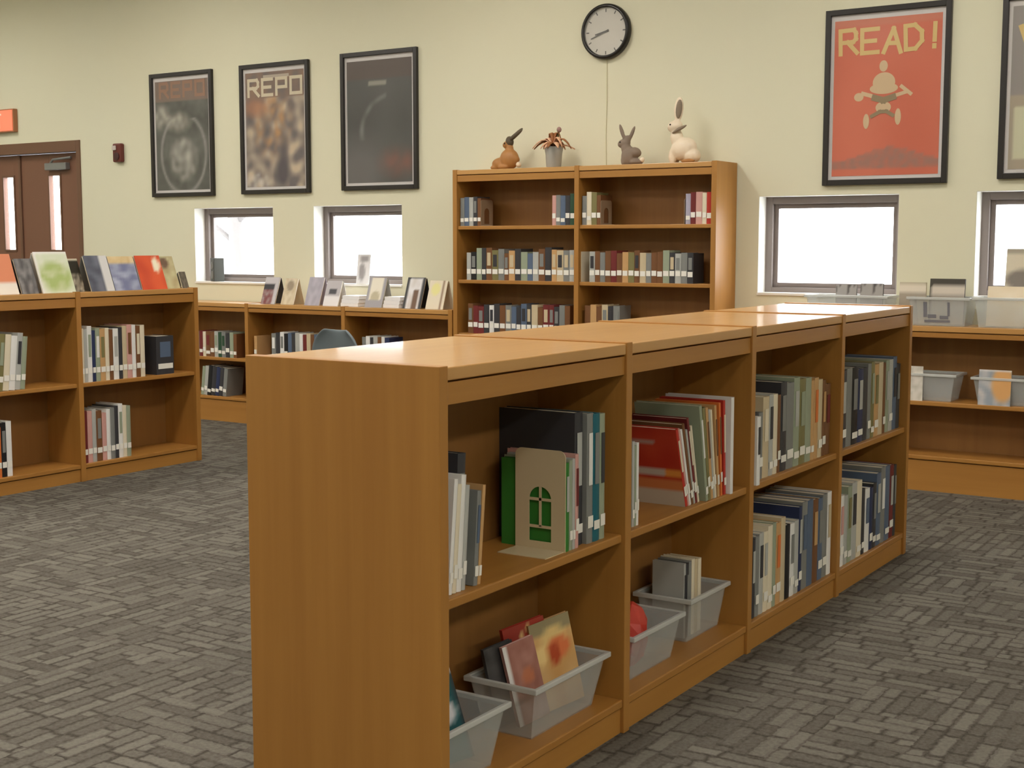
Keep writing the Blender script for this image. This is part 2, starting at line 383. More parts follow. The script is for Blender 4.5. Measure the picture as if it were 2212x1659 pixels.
for i, (x, n) in enumerate(zip(RX, ('left', 'middle', 'right'))):
    bay('%s bay of the low oak case under the right windows' % n, (x, CY, 0), 0, 1.01, 0.985, CD, [0.535], 0.212, last=(i == 2), group='bays of the right low case', fz=0.07)

# ---------------------------------------------------------------- books
def thick(t): return 'slim' if t < 0.022 else ('thick' if t > 0.042 else 'medium')
def book(org, rz, x, y, z, t, h, d, color, lean=0.0, label=None, group=None, lab=None, title=None, lab_z=0.03):
    """shelved book, spine towards local -y; x is where its lowest corner stands"""
    bt = min(0.003, t*0.15); bl = min(0.003, t*0.12)
    if lean > 0: off = Euler((0,R(lean),0)).to_matrix() @ Vector((-t,0,0)); px = x+t/math.cos(R(lean))
    else: off = Vector((0,0,0)); px = x
    loc = Vector(org) + Matrix.Rotation(rz,3,'Z') @ (Vector((px,y,z))+off)
    o = thing('book', label, 'book', loc, (0, R(lean), rz), group)
    cv = MB(); cv.box(0,0.004,0,bt,d,h).box(t-bt,0.004,0,t,d,h)
    N = 5; vs = []
    for k in range(N+1):
        u = k/N; vs += [(t*u, -bl*math.sin(math.pi*u), 0), (t*u, -bl*math.sin(math.pi*u), h)]
    fs = [(2*k, 2*k+2, 2*k+3, 2*k+1) for k in range(N)]
    vs += [(0,0.004,0),(t,0.004,0),(0,0.004,h),(t,0.004,h)]; B = 2*(N+1)
    fs += [(B+2,B+3,B+1,B), tuple([2*k+1 for k in range(N+1)]+[B+3,B+2]), tuple([2*k for k in range(N,-1,-1)]+[B,B+1]),
           (0,1,B+2,B), (2*N,B+1,B+3,2*N+1)]
    cv.add(vs, fs); cov = cv.build('cover', col(color), o)
    box('pages', PAGES, o, bt+0.0003, 0.0045, 0.003, t-bt-0.0003, d-0.004, h-0.003)
    if lab: box('spine_label', LABEL if lab is True else lab, cov, t*0.08, -bl-0.0012, lab_z, t*0.92, -bl-0.0002, lab_z+(0.034 if lab_z > 0.036 else 0.026))
    if title: box('spine_title', col(title), cov, t*0.2, -bl-0.0012, h*0.45, t*0.8, -bl-0.0002, h*0.85)
    return o
def expand(specs, n, total):
    """n books out of the given ones, thicknesses scaled to fill total mm"""
    rr = random.Random(n*31+total); out = []
    for i in range(n):
        sp = list(specs[i*len(specs)//n]); sp[1] += rr.randint(-9, 6)
        sp += [0, None, True][len(sp)-3:]
        if i and i*len(specs)//n == (i-1)*len(specs)//n: sp[4] = None if sp[4] else 'grey'; sp[2] = {'charcoal':'grey','pale grey':'cream','sage':'pale grey','tan':'beige','grey':'slate blue','black':'charcoal','white':'pale grey','navy':'charcoal','slate blue':'grey','olive':'sage'}.get(sp[2], sp[2])
        sp[0] *= rr.uniform(0.85, 1.15); sp[5] = rr.random() < 0.7; out.append(sp)
    k = (total - 1.2*n)/sum(q_[0] for q_ in out)
    for q_ in out: q_[0] *= k
    return out
KEEP = {}
def row(org, rz, x, z, specs, place, start=0, y=0.035, d=0.21, group=None, lab_z=0.03, gap=0.0012, count_from='left'):
    """specs: (thickness mm, height mm, colour, lean deg, title colour, label?, extra gap mm, dy mm)"""
    k = start
    for sp in specs:
        sp = list(sp) + [0, None, True, 0, 0][len(sp)-3:]
        t, h, c_, lean, ti, lab, ex, dy = sp; t /= 1000.; h /= 1000.; x += ex/1000.
        lb = '%s %s%s book, %s from %s, %s' % (thick(t), 'leaning ' if abs(lean) > 3 else '', c_, nth[k], count_from, place)
        bo = book(org, rz, x, y+dy/1000., z, t, h, min(d, h*0.85), c_, lean, lb, group or ('books on the ' + place), lab, ti, lab_z + (random.uniform(-0.008, 0.02) if lab_z == 0.03 else random.uniform(-0.003, 0.003)))
        if lean == -17 and c_ == 'red': KEEP['red'] = bo
        x += t/math.cos(R(lean)) + gap; k += 1
    return x, k
def bookend(org, rz, x, y, z, w, h, label, foot=1, m=None, mull=True):
    o = thing('bookend', label, 'bookend', Vector(org)+Matrix.Rotation(rz,3,'Z') @ Vector((x,y,z)), (0,0,rz), 'arched metal bookends')
    bm = bmesh.new(); r_ = 0.12*w; out = []
    def loop(pts):
        vs = [bm.verts.new((0, p, q)) for p, q in pts]; return [bm.edges.new((vs[i], vs[(i+1) % len(vs)])) for i in range(len(vs))]
    out = [(0,0),(w,0)] + [(w-r_+r_*math.sin(a), h-r_+r_*math.cos(a)) for a in [math.pi/2*(1-k/5) for k in range(6)]] + [(r_-r_*math.sin(a), h-r_+r_*math.cos(a)) for a in [math.pi/2*k/5 for k in range(6)]]
    cx, ww, b0, sp_ = w/2, w*0.22, h*0.08, h*0.50
    inn = [(cx-ww,b0),(cx+ww,b0)] + [(cx+ww*math.cos(math.pi*k/12), sp_+ww*math.sin(math.pi*k/12)) for k in range(13)]
    e = loop(out) + loop(inn)
    bmesh.ops.triangle_fill(bm, use_beauty=True, use_dissolve=False, edges=e)
    me = bpy.data.meshes.new('plate'); bm.to_mesh(me); bm.free(); me.materials.append(m or METALB)
    p = bpy.data.objects.new('plate', me); C.objects.link(p); p.parent = o
    so = p.modifiers.new('thick', 'SOLIDIFY'); so.thickness = 0.0025; so.offset = 0
    s = -1 if foot < 0 else 1
    box('base', m or METALB, o, min(0.0013*s, s*0.10), 0.004, 0.0, max(0.0013*s, s*0.10), w-0.004, 0.0022)
    if mull:
        mu = MB(); mu.box(-0.001,cx-0.004,b0+0.35*(sp_-b0),0.001,cx+0.004,sp_+ww).box(-0.001,cx-ww,b0+0.35*(sp_-b0)-0.004,0.001,cx+ww,b0+0.35*(sp_-b0)+0.004).box(-0.001,cx-ww,sp_-0.004,0.001,cx+ww,sp_+0.004)
        mu.build('mullion', m or METALB, o)
    return o
OM = [(MX, MY[i], 0) for i in range(4)]
q = R(90)
US, BS = 0.608, 0.105
# long case, nearest bay, upper
P = "upper shelf of long bookcase's nearest bay"
x, k = row(OM[0], q, 0.062, US, [(15,285,'white',6),(17,270,'cream',6),(20,290,'white',5),(16,262,'pale grey',5),(34,335,'charcoal',3.5,'grey',True,0,35),(17,240,'grey',5,'slate blue'),(13,252,'tan',6)], P, d=0.23)

bookend(OM[0], q, 0.615, 0.03, US, 0.165, 0.285, 'beige arched metal bookend on the nearest upper shelf of the long bookcase', foot=-1)
x, k = row(OM[0], q, 0.622, US, [(20,250,'green',0,'pale grey',False),(17,255,'sage'),(14,258,'pale grey'),(18,268,'pink',0,'maroon'),(44,382,'charcoal',0,'pale grey',True,0,14),(34,376,'grey',0,'white'),(38,372,'teal',0,'grey'),(30,368,'sage',0,'charcoal')], P, start=k, d=0.27)
# second bay, upper
P = "upper shelf of long bookcase's second bay"
x, k = row(OM[1], q, 0.088, US, [(14,262,'pale grey'),(12,248,'sage'),(14,255,'white')], P, d=0.21)
x, k = row(OM[1], q, 0.462, US, [(17,275,'red',-17,'cream',True,0,0),(10,275,'pink',-17),(13,268,'white',-16.5),(16,285,'brown',-16),(12,262,'pale grey',-15.5),(15,300,'maroon',-15,'cream'),(12,270,'cream',-14)], P, start=k, d=0.205)
x, k = row(OM[1], q, x-0.004, US, [(18,332,'sage',-11,'white',True,22),(20,322,'olive',-10.5),(18,318,'tan',-10,'brown'),(10,310,'pale grey',-9.5),(13,308,'cream',-9),(16,318,'tan',-7,'brown',True,8),(14,322,'orange',-5,'brown',True,8),(18,326,'red',-3,'cream',True,8)], P, start=k, d=0.24, y=0.02)
x, k = row(OM[1], q, x+0.002, US, [(24,334,'white',0,None,False,0,-14)], P, start=k, d=0.25, y=0.02)
def side_print(o, d, h, fn):      # artwork on the cover that faces the left end of the shelf
    p = printed('cover_print', d, h, fn, 16, 22, o); p.location = (-0.0007, d, 0); p.rotation_euler = (0, 0, R(-90))
def f_redc(u, v):
    c_ = mixr((178,50,36), (196,72,48), nz(u*3, v*3)+0.4)
    if 0.38 < v < 0.50: c_ = (196,186,176) if u < 0.72 else (226,150,70)
    if 0.80 < v < 0.86 and u < 0.6: c_ = (176,150,140)
    if v < 0.34: c_ = mixr((206,110,54), (196,186,172), 1.0 if v < 0.2 else 0.2)
    return c_
side_print(KEEP['red'], 0.205, 0.275, f_redc)
# third bay
P = "upper shelf of long bookcase's third bay"
xx, k = row(OM[2], q, 0.022, US, [(30,246,'white',0,'charcoal',False,0,-42)], P, d=0.24)
row(OM[2], q, 0.10, US, expand([(40,250,'charcoal',0,'grey'),(56,300,'beige',0,'cream'),(40,306,'pale grey',0,'charcoal'),(26,296,'brown'),(64,336,'charcoal',0,'grey'),(60,342,'sage',0,'pale grey'),(66,338,'olive',0,'sage'),(34,318,'tan'),(40,322,'tan',0,'orange'),(34,306,'brown',0,'tan'),(60,296,'brown',0,'maroon')], 16, 785), P, start=1, d=0.24)
P = "lower shelf of long bookcase's third bay"
row(OM[2], q, 0.07, BS, expand([(46,300,'charcoal',0,'pale grey'),(52,298,'pale grey',0,'charcoal'),(58,312,'cream',0,'pale grey'),(46,320,'sage'),(52,322,'tan',0,'orange'),(62,288,'black',0,None),(52,285,'white',0,'grey'),(50,345,'navy',0,'pale grey'),(82,344,'grey',0,'slate blue'),(74,338,'brown',0,'tan'),(62,340,'slate blue',0,'grey'),(56,348,'white',0,'beige')], 18, 832), P, d=0.25, y=0.025)
P = "upper shelf of long bookcase's farthest bay"
row(OM[3], q, 0.08, US, expand([(80,330,'charcoal',0,'pale grey'),(82,326,'black',0,'grey'),(70,322,'navy',0,'pale grey'),(54,332,'grey'),(62,336,'olive',0,'sage'),(70,330,'tan',0,'olive'),(46,320,'brown'),(60,332,'sage',0,'pale grey'),(72,336,'slate blue',0,'charcoal'),(60,310,'charcoal',0,'grey')], 14, 815), P, d=0.24)
P = "lower shelf of long bookcase's farthest bay"
row(OM[3], q, 0.08, BS, expand([(50,300,'white',0,'pink'),(64,330,'sage',0,'olive'),(62,342,'pale grey',0,'charcoal'),(50,296,'charcoal'),(66,290,'white',0,'slate blue'),(50,285,'navy'),(70,330,'slate blue',0,'pale grey'),(74,350,'grey',0,'white'),(72,345,'maroon',0,'pale grey'),(50,340,'charcoal',0,'grey')], 14, 770), P, d=0.25, y=0.025)
# left case
OL = [(LX, LY[i], 0) for i in range(2)]
P = "upper shelf of left bookcase's right bay"
x, k = row(OL[1], q, 0.03, US, [(28,335,'cream'),(24,330,'pale grey'),(34,348,'white',0,'sage'),(26,320,'navy'),(34,332,'sage',0,'white'),(40,325,'tan',0,'olive'),(30,330,'cream'),(30,318,'brown'),(42,322,'white',0,'pale grey'),(30,328,'charcoal'),(36,335,'beige'),(40,342,'pink',0,'brown'),(30,338,'white'),(36,330,'brown',0,'cream'),(36,334,'cream')], P, lab_z=0.055)
row(OL[1], q, 0.64, US, [(150,252,'charcoal',0,'slate blue',True)], P, start=k, d=0.19)
P = "lower shelf of left bookcase's right bay"
row(OL[1], q, 0.03, BS, [(34,325,'maroon'),(36,322,'pink'),(30,332,'pale grey'),(44,318,'brown',0,'grey'),(34,300,'pink'),(30,320,'white'),(34,326,'grey'),(28,334,'charcoal'),(34,345,'white',0,'sage'),(30,330,'cream'),(32,326,'sage')], P, lab_z=0.055)
P = "upper shelf of left bookcase's left bay"
row(OL[0], q, 0.30, US, [(30,300,'grey'),(34,292,'orange',5,'cream'),(30,285,'tan',6),(36,335,'olive',6,'sage'),(40,330,'cream',6),(40,320,'white',6,None),(36,335,'pale grey',6,'charcoal'),(32,312,'sage',6)], P, lab_z=0.055)
P = "lower shelf of left bookcase's left bay"
row(OL[0], q, 0.26, BS, [(36,322,'pale grey'),(34,318,'charcoal'),(40,300,'brown',0,'tan'),(36,296,'orange'),(34,320,'black',0,'grey'),(36,325,'white')], P, lab_z=0.055)
# low wall case, left
P = "upper shelf of low wall case's left bay"
row((WXL[0],CY,0), 0, 0.40, 0.53, [(36,205,'grey'),(40,212,'maroon'),(34,206,'cream'),(52,210,'brown',0,'maroon'),(44,206,'brown'),(42,212,'pale grey',0,'sage'),(38,205,'dark green'),(44,210,'grey',0,'dark green'),(46,200,'charcoal'),(40,208,'sage'),(36,196,'brown')], P, d=0.17)
P = "lower shelf of low wall case's left bay"
row((WXL[0],CY,0), 0, 0.44, 0.205, [(34,240,'sage',7),(36,245,'pale grey',7),(44,250,'black',7),(46,246,'charcoal',7),(40,240,'navy',7),(42,238,'charcoal',7),(40,232,'grey',7)], P, d=0.19)
P = "upper shelf of low wall case's middle bay"
x, k = row((WXL[1],CY,0), 0, 0.05, 0.53, [(30,190,'tan')], P, d=0.17)
row((WXL[1],CY,0), 0, 0.24, 0.53, [(46,218,'grey',0,'white'),(44,226,'charcoal'),(42,232,'white',0,'grey'),(40,220,'black'),(38,228,'slate blue'),(36,222,'charcoal'),(44,232,'pale grey'),(34,225,'white'),(38,218,'maroon'),(40,230,'beige'),(36,222,'brown'),(44,226,'slate blue',0,'white'),(38,220,'charcoal')], P, start=k, d=0.17)
P = "upper shelf of low wall case's right bay"
row((WXL[2],CY,0), 0, 0.16, 0.53, [(36,224,'grey'),(38,232,'white'),(32,222,'charcoal'),(40,236,'pale grey'),(36,228,'brown'),(30,232,'white'),(42,226,'navy')], P, d=0.17)
# tall case
TO = [(TX[i], CY, 0) for i in range(2)]
BEB = mat('brown steel', (150,128,104), 0.4, 0.5)
P = "top shelf of tall bookcase's left half"
x, k = row(TO[0], 0, 0.026, 1.59, [(34,200,'grey'),(40,206,'slate blue'),(36,204,'pale grey'),(34,208,'charcoal',0,'grey'),(30,196,'brown')], P, d=0.16)
bookend(TO[0], 0, x+0.002, 0.03, 1.59, 0.15, 0.185, 'brown arched bookend at the left end of the tall bookcase top shelf', 1, BEB, False)
x, k = row(TO[0], 0, 0.80, 1.59, [(30,204,'pink'),(34,206,'grey'),(38,200,'slate blue'),(36,202,'charcoal'),(44,214,'dark green')], P, start=k, d=0.16)
P = "top shelf of tall bookcase's right half"
x, k = row(TO[1], 0, 0.026, 1.59, [(34,196,'grey'),(36,222,'cream'),(40,218,'olive'),(30,200,'brown')], P, d=0.16)
bookend(TO[1], 0, x+0.002, 0.03, 1.59, 0.15, 0.165, 'brown arched bookend left of centre in the tall bookcase top shelf', 1, BEB, False)
x, k = row(TO[1], 0, 0.800, 1.59, [(34,196,'lavender'),(36,204,'maroon'),(44,206,'pink'),(30,200,'cream'),(36,204,'red')], P, start=k, d=0.16)
bookend(TO[1], 0, 0.792, 0.03, 1.59, 0.15, 0.165, 'brown arched bookend at the right of the tall bookcase top shelf', -1, BEB, False)
def rowcols(n, cols, seed, lo=36, hi=54, h0=190, h1=235):  # muted colour lists, shelf shade put into the book colours
    rr = random.Random(seed); out = []
    for i in range(n):
        c_ = cols[i % len(cols)]; out.append((rr.randint(lo,hi), rr.randint(h0,h1), c_, 0, rr.choice([None,None,'grey','beige','charcoal']) , True))
    return out
P = "second shelf of tall bookcase's left half"
row(TO[0], 0, 0.08, 1.205, rowcols(20, ['pale grey','black','sage','charcoal','brown','olive','grey','brown','tan','charcoal','sage','slate blue','pale grey','brown','charcoal','tan','beige','grey','pale grey','cream'], 2), P, d=0.16, lab_z=0.045)
P = "second shelf of tall bookcase's right half"
row(TO[1], 0, 0.085, 1.205, rowcols(18, ['pale grey','brown','grey','brown','maroon','brown','tan','olive','brown','beige','grey','brown','brown','sage','charcoal','pale grey','grey','charcoal'], 5, 38, 46, 195, 215), P, d=0.16, lab_z=0.045)
P = "third shelf of tall bookcase's left half"
row(TO[0], 0, 0.09, 0.82, rowcols(19, ['brown','maroon','maroon','charcoal','white','charcoal','brown','grey','slate blue','charcoal','slate blue','charcoal','beige','brown','maroon','maroon','charcoal','grey','brown'], 9, 38, 50, 195, 222), P, d=0.16, lab_z=0.045)
P = "third shelf of tall bookcase's right half"
row(TO[1], 0, 0.05, 0.82, rowcols(6, ['brown','tan','brown','beige','charcoal','grey'], 4, 40, 48, 215, 240), P, d=0.16, lab_z=0.045)

# ---------------------------------------------------------------- plastic bins
def bin_(label, org, rz, x, y, z, w, d, h, taper=0.03, group=None, yaw=0.0, marks=None):
    """open tapered tub; x,y are its front left top corner in the case frame"""
    o = thing('plastic_bin', label, 'bin', Vector(org)+Matrix.Rotation(rz,3,'Z') @ Vector((x,y,z)), (0,0,rz+R(yaw)), group)
    def shell(off):
        t = taper
        return [(t+off,t+off,off),(w-t-off,t+off,off),(w-t-off,d-t-off,off),(t+off,d-t-off,off),(off,off,h),(w-off,off,h),(w-off,d-off,h),(off,d-off,h)]
    mb = MB(); mb.add(shell(0), [(0,3,2,1),(0,1,5,4),(1,2,6,5),(2,3,7,6),(3,0,4,7)]); mb.add(shell(0.0025), [(0,1,2,3),(4,5,1,0),(5,6,2,1),(6,7,3,2),(7,4,0,3)])
    mb.add([shell(0)[i] for i in (4,5,6,7)]+[shell(0.0025)[i] for i in (4,5,6,7)], [(0,1,5,4),(1,2,6,5),(2,3,7,6),(3,0,4,7)])
    tub = mb.build('tub', BIN, o)
    e = 0.013; r_ = MB()
    pts = [(-e,-e),(w+e,-e),(w+e,d+e),(-e,d+e)]; ins = [(0.0,0.0),(w,0.0),(w,d),(0.0,d)]
    vs = [(a,b,z_) for z_ in (h-0.012, h+0.004) for a, b in pts] + [(a,b,z_) for z_ in (h-0.012, h+0.004) for a, b in ins]
    fs = []
    for i in range(4):
        j = (i+1) % 4; fs += [(i,j,4+j,4+i), (8+j,8+i,12+i,12+j), (4+i,4+j,12+j,12+i), (j,i,8+i,8+j)]
    r_.add(vs, fs); r_.build('rim', BIN_RIM, o, 0.003)
    if marks:
        mk = MB()
        for px, pz, rw, rh in marks: mk.add([(px,-0.001+taper*(1-pz/h),pz),(px+rw,-0.001+taper*(1-pz/h),pz),(px+rw,-0.001+taper*(1-(pz+rh)/h),pz+rh),(px,-0.001+taper*(1-(pz+rh)/h),pz+rh)], [(0,1,2,3)])
        mk.build('bin_label', mat('grey label print', (120,120,128), 0.6), tub)
    return o
def loose(label, loc, rot, w, h, t, fn, color, group=None, nx=8, ny=10, name='book'):
    """a book seen from its front cover: w wide, h tall, cover faces local -y, base centre at loc"""
    o = thing(name, label, 'book', loc, rot, group)
    cv = MB(); b = 0.0025
    cv.box(-w/2,0,0,w/2,b,h).box(-w/2,t-b,0,w/2,t,h).box(-w/2,b,0,-w/2+b,t-b,h); cv.build('cover', col(color), o)
    box('pages', PAGES, o, -w/2+b+0.0003, b+0.0003, 0.003, w/2-0.003, t-b-0.0003, h-0.003)
    printed('cover_print', w, h, fn, nx, ny, o, -w/2, -0.0006, 0.0)
    return o
g_ = 'clear bins in the long bookcase'
bin_('clear plastic bin holding a teal book, nearest lower shelf corner', OM[0], q, 0.035, 0.024, BS, 0.265, 0.235, 0.165, 0.028, g_)
bin_('clear plastic bin full of paperbacks, nearest lower shelf', OM[0], q, 0.455, 0.03, BS, 0.395, 0.215, 0.155, 0.03, g_, yaw=0)
bin_('clear plastic bin holding a red packet, second bay lower shelf', OM[1], q, 0.12, 0.045, BS, 0.34, 0.225, 0.148, 0.025, g_)
bin_('clear plastic bin holding cream books, second bay lower shelf', OM[1], q, 0.59, 0.075, BS, 0.30, 0.20, 0.155, 0.022, g_)
def mw(i, x, y, z): return (MX-y, MY[i]+x, z)
def f_teal(u, v):
    c_ = (28,86,92) if 0.1 < u < 0.92 else (52,56,60)
    if 0.80 < v < 0.88: c_ = (205,205,208)
    if v > 0.88: c_ = (62,66,68) if nz(u*4,v*9) < 0.1 else (170,172,172)
    c_ = mixr(c_, (226,226,230), max(blob(u,v,0.75,0.45,0.17,0.10), blob(u,v,0.25,0.40,0.12,0.12)))
    return c_
loose('teal picture book with white discs, standing in the nearest bin', mw(0,0.165,0.115,BS+0.022), (R(-10),R(-14),R(48)), 0.15, 0.285, 0.012, f_teal, 'charcoal', 'books in bins', 12, 22)
def f_tan(u, v):
    c_ = mixr((206,158,96), (214,176,120), nz(u*3,v*3)+0.5)
    if v > 0.86: c_ = (150,138,104)
    c_ = mixr(c_, (226,196,130), blob(u,v,0.55,0.78,0.32,0.12)); c_ = mixr(c_, (218,120,72), blob(u,v,0.62,0.66,0.28,0.12)); c_ = mixr(c_, (178,74,40), blob(u,v,0.5,0.60,0.14,0.12))
    return mixr(c_, (236,206,140), blob(u,v,0.18,0.62,0.14,0.12))
def f_redb(u, v):
    c_ = mixr((176,62,44), (150,50,40), nz(u*2,v*3)+0.5); d_ = math.hypot((u-0.55)*0.62, v-0.84)
    return (226,190,130) if 0.05 < d_ < 0.10 or d_ < 0.03 else c_
def f_pink(u, v):
    c_ = mixr((176,128,116), (150,98,86), nz(u*4,v*6)+0.5)
    return (224,222,220) if u < 0.12 else mixr(c_, (200,120,80), blob(u,v,0.6,0.55,0.2,0.1)*0.7)
for (lb, x_, y_, w_, h_, fn, c_, rx, ry, rz_) in (
    ('tan cartoon paperback at the right of the nearest bin row', 0.745, 0.106, 0.150, 0.262, f_tan, 'tan', -8, -8, 70),
    ('red paperback with pale ring, behind the tan cartoon book', 0.668, 0.145, 0.15, 0.262, f_redb, 'red', -8, -8, 70),
    ('pink paperback with white edge, left of the red paperback', 0.590, 0.112, 0.110, 0.235, f_pink, 'pink', -8, -10, 70),
    ('dark paperback at the back left of the full bin', 0.545, 0.160, 0.100, 0.230, lambda u, v: mixr((52,50,52),(92,92,92),nz(u*3,v*5)+0.4), 'charcoal', -6, -9, 70)):
    loose(lb, mw(0,x_,y_,BS+0.004+w_/2*math.sin(R(abs(ry)))*0.9), (R(rx),R(ry),R(rz_)), w_, h_, 0.014, fn, c_, 'books in bins', 12, 16)
# red packet: crumpled bag
rp = MB(); rp.ell((0,0,0.108),(0.075,0.05,0.108), n=9, m=6)
rp.v = [(x_*(1+0.30*nz(x_*30,y_*30,z_*30)), y_*(1+0.4*nz(x_*22,z_*26,5)), max(0.0, z_*(1+0.16*nz(x_*30,y_*20,z_*12)))) for x_, y_, z_ in rp.v]
rpo = rp.build('red_packet', mat('red foil', (196,62,48), 0.4, 0.5)); rpo.location = mw(1,0.235,0.135,BS+0.004); rpo.rotation_euler = (0,R(8),R(60))
tag(rpo, 'crumpled red packet standing in the second bay clear bin', 'packet')
P = 'clear bin of second bay lower shelf'
row(OM[1], q, 0.635, BS+0.004, [(16,262,'pale grey',0,'charcoal',False),(22,258,'charcoal',0,'grey',False),(20,262,'grey',0,None,False),(24,266,'cream',0,None,False),(26,262,'beige',0,None,False),(26,258,'cream',0,None,False)], P, y=0.12, d=0.12, group='books in bins')
# right low case: bins in shelf and on top
OR = (RX[1], CY, 0)
g2 = 'bins of the right low case'
bin_('pale grey plastic bin on the shelf of the right low case', OR, 0, 0.09, 0.03, 0.535, 0.37, 0.22, 0.160, 0.025, g2)
loose('white booklet at the left of the pale bin, right low case', (RX[1]+0.235, CY+0.024, 0.535), (0,0,0), 0.085, 0.205, 0.004, lambda u, v: mixr((222,216,206),(180,176,160),nz(u*3,v*6)+0.2), 'white', 'books of the right low case')
bin_('plastic bin with picture book front, shelf of right low case', OR, 0, 0.565, 0.035, 0.535, 0.40, 0.22, 0.155, 0.025, g2)
def f_pic(u, v): return mixr(mixr((150,158,168),(206,200,196),nz(u*4,v*4)+0.3), (216,164,104), blob(u,v,0.75,0.6,0.35,0.5)) if v < 0.97 else (220,218,214)
loose('blue and tan picture book facing out, right low case bin', (RX[1]+0.69, CY+0.016, 0.535), (R(-4),0,0), 0.18, 0.205, 0.008, f_pic, 'pale grey', 'books of the right low case', 14, 14)
TZ = 0.982
bin_('long clear tub on the right low case, farthest left', (RX[0],CY,0), 0, 0.545, 0.05, TZ, 0.50, 0.22, 0.165, 0.02, g2)
bin_('clear tub with grey printed label on the right low case', OR, 0, 0.175, 0.04, TZ, 0.345, 0.22, 0.165, 0.022, g2,
     marks=[(0.085,0.05,0.022,0.09),(0.11,0.045,0.05,0.022),(0.225,0.06,0.014,0.08),(0.18,0.04,0.05,0.02),(0.09,0.02,0.15,0.014)])
bin_('clear tub right of the labelled tub on the low case', OR, 0, 0.555, 0.04, TZ, 0.36, 0.22, 0.17, 0.022, g2)
bin_('clear tub at the far right of the low case top', (RX[2],CY,0), 0, -0.05, 0.04, TZ, 0.36, 0.22, 0.19, 0.022, g2)
def tubbook(x_, w_, h_, fn, c_, lb, y_=0.14, rx=-6): loose(lb, (x_, CY+y_, TZ+0.006), (R(rx),0,0), w_, h_, 0.016, fn, c_, 'books in tubs', 10, 10)
def f_blk(u, v): return (70,66,58) if v > 0.80 or u < 0.1 else mixr((206,196,182),(120,112,104), (v < 0.68)*0.6)
def f_arc(u, v): return (186,176,150) if v > 0.9 else mixr((224,214,196),(150,140,126), 0 if v > 0.72 else 0.8)
def f_wht(u, v): return mixr((180,176,172),(84,80,78), 1.0 if (nz(u*7,v*2) > 0.05 and v > 0.75) else 0.2)
tubbook(-2.185, 0.205, 0.27, f_blk, 'charcoal', 'black topped book standing in the labelled tub')
tubbook(-2.415+0.02, 0.16, 0.245, f_arc, 'beige', 'tan book with pale arch between the two left tubs', 0.17, -3)
tubbook(-2.80, 0.13, 0.225, f_wht, 'grey', 'grey book at left in the long clear tub')
tubbook(-2.64, 0.14, 0.235, f_wht, 'charcoal', 'dark book at right in the long clear tub')
tubbook(-1.83, 0.24, 0.23, lambda u, v: mixr((226,208,176),(236,222,198),nz(u*3,v*3)+0.5), 'cream', 'cream book in the tub right of the labelled tub')
def f_win(u, v): return mixr(mixr((200,190,168),(120,112,104),blob(u,v,0.5,0.35,0.5,0.22)), (150,142,126), 0.9 if v > 0.9 else 0)
loose('framed grey picture card on the sill of the rightmost window', (-1.80, WY+0.055, 1.151), (R(-8),0,0), 0.22, 0.285, 0.012, f_win, 'grey', None, 12, 14, name='picture_card')

# ---------------------------------------------------------------- displayed books on the case tops
def display(label, loc, rz, w, h, fn, color, tilt=18, group=None, nx=10, ny=12):
    """book standing ajar as a tent: front cover leaning back, rear cover as strut"""
    o = thing('display_book', label, 'book', loc, (0,0,rz), group)
    a = R(tilt); t = 0.012
    def slab(y0, y1, x0=-w/2, x1=w/2, z0=0.0, z1=h): return MB().box(x0,y0,z0,x1,y1,z1)
    M1 = Matrix.Rotation(-a,4,'X')
    f = slab(0,0.0025).build('front_cover', col(color), o); f.matrix_local = M1
    p = slab(0.0028,t,-w/2+0.002,w/2-0.003,0.003,h-0.003).build('pages', PAGES, o); p.matrix_local = M1
    pr = printed('cover_print', w, h, fn, nx, ny, o, -w/2, -0.0006, 0.0); pr.matrix_local = M1
    top = M1 @ Vector((0,t+0.001,h)); 
    L = top.z/math.cos(a*0.8); M2 = Matrix.Translation((0, top.y+0.002+L*math.sin(a*0.8), 0)) @ Matrix.Rotation(a*0.8,4,'X')
    bk = MB().box(-w/2,-0.0025,0.0,w/2,0,L-0.002).build('back_cover', col(color), o); bk.matrix_local = M2
    return o
gd = 'books displayed on the left bookcase'
TL = 1.1685
def dl(y, w, h, fn, c_, lb, back=0.06, turn=0, tilt=20): display(lb, (LX-back, y, TL), R(90+turn), w, h, fn, c_, tilt, gd)
def two(a, b, s=4.0, seed=0.0): return lambda u, v: mixr(a, b, nz(u*s, v*s, seed)*1.3+0.5)
def f_land(u, v): return (236,234,230) if v > 0.93 or u < 0.06 else mixr(mixr((214,222,196),(172,190,120),blob(u,v,0.5,0.4,0.5,0.35)), (236,232,226), nz(u*4,v*5)*0.8+0.1)
def f_blue(u, v): return mixr((228,208,168),(206,176,120),nz(u*6,v*3)+0.3) if v > 0.80 else mixr((120,126,160),(190,196,214),nz(u*3,v*5)+0.3)
def f_redo(u, v): return mixr(mixr((226,96,58),(206,78,50),nz(u*2,v*2)+0.4), (248,240,214), blob(u,v,0.78,0.72,0.14,0.22))  # pale blob is a glare highlight painted on the cover
def f_grn(u, v): return mixr(mixr((206,202,160),(176,158,120),nz(u*3,v*4)+0.4), (120,96,80), blob(u,v,0.45,0.8,0.25,0.16))
def f_drk(u, v): return (224,214,190) if v > 0.93 else ((46,42,32) if v > 0.55 else mixr((200,190,170),(70,64,54),nz(u*5,v*6)+0.5))
def f_gry(u, v): return mixr((112,116,130),(74,78,92),nz(u*3,v*4)+0.4) if u < 0.62 else (214,214,214)
dl(4.98, 0.20, 0.25, lambda u, v: (222,140,104) if v > 0.3 else (240,232,222), 'red', 'pink and white book at the picture edge, left case top')
dl(5.16, 0.12, 0.22, two((86,84,86),(140,138,138)), 'charcoal', 'dark grey book between pink book and landscape book')
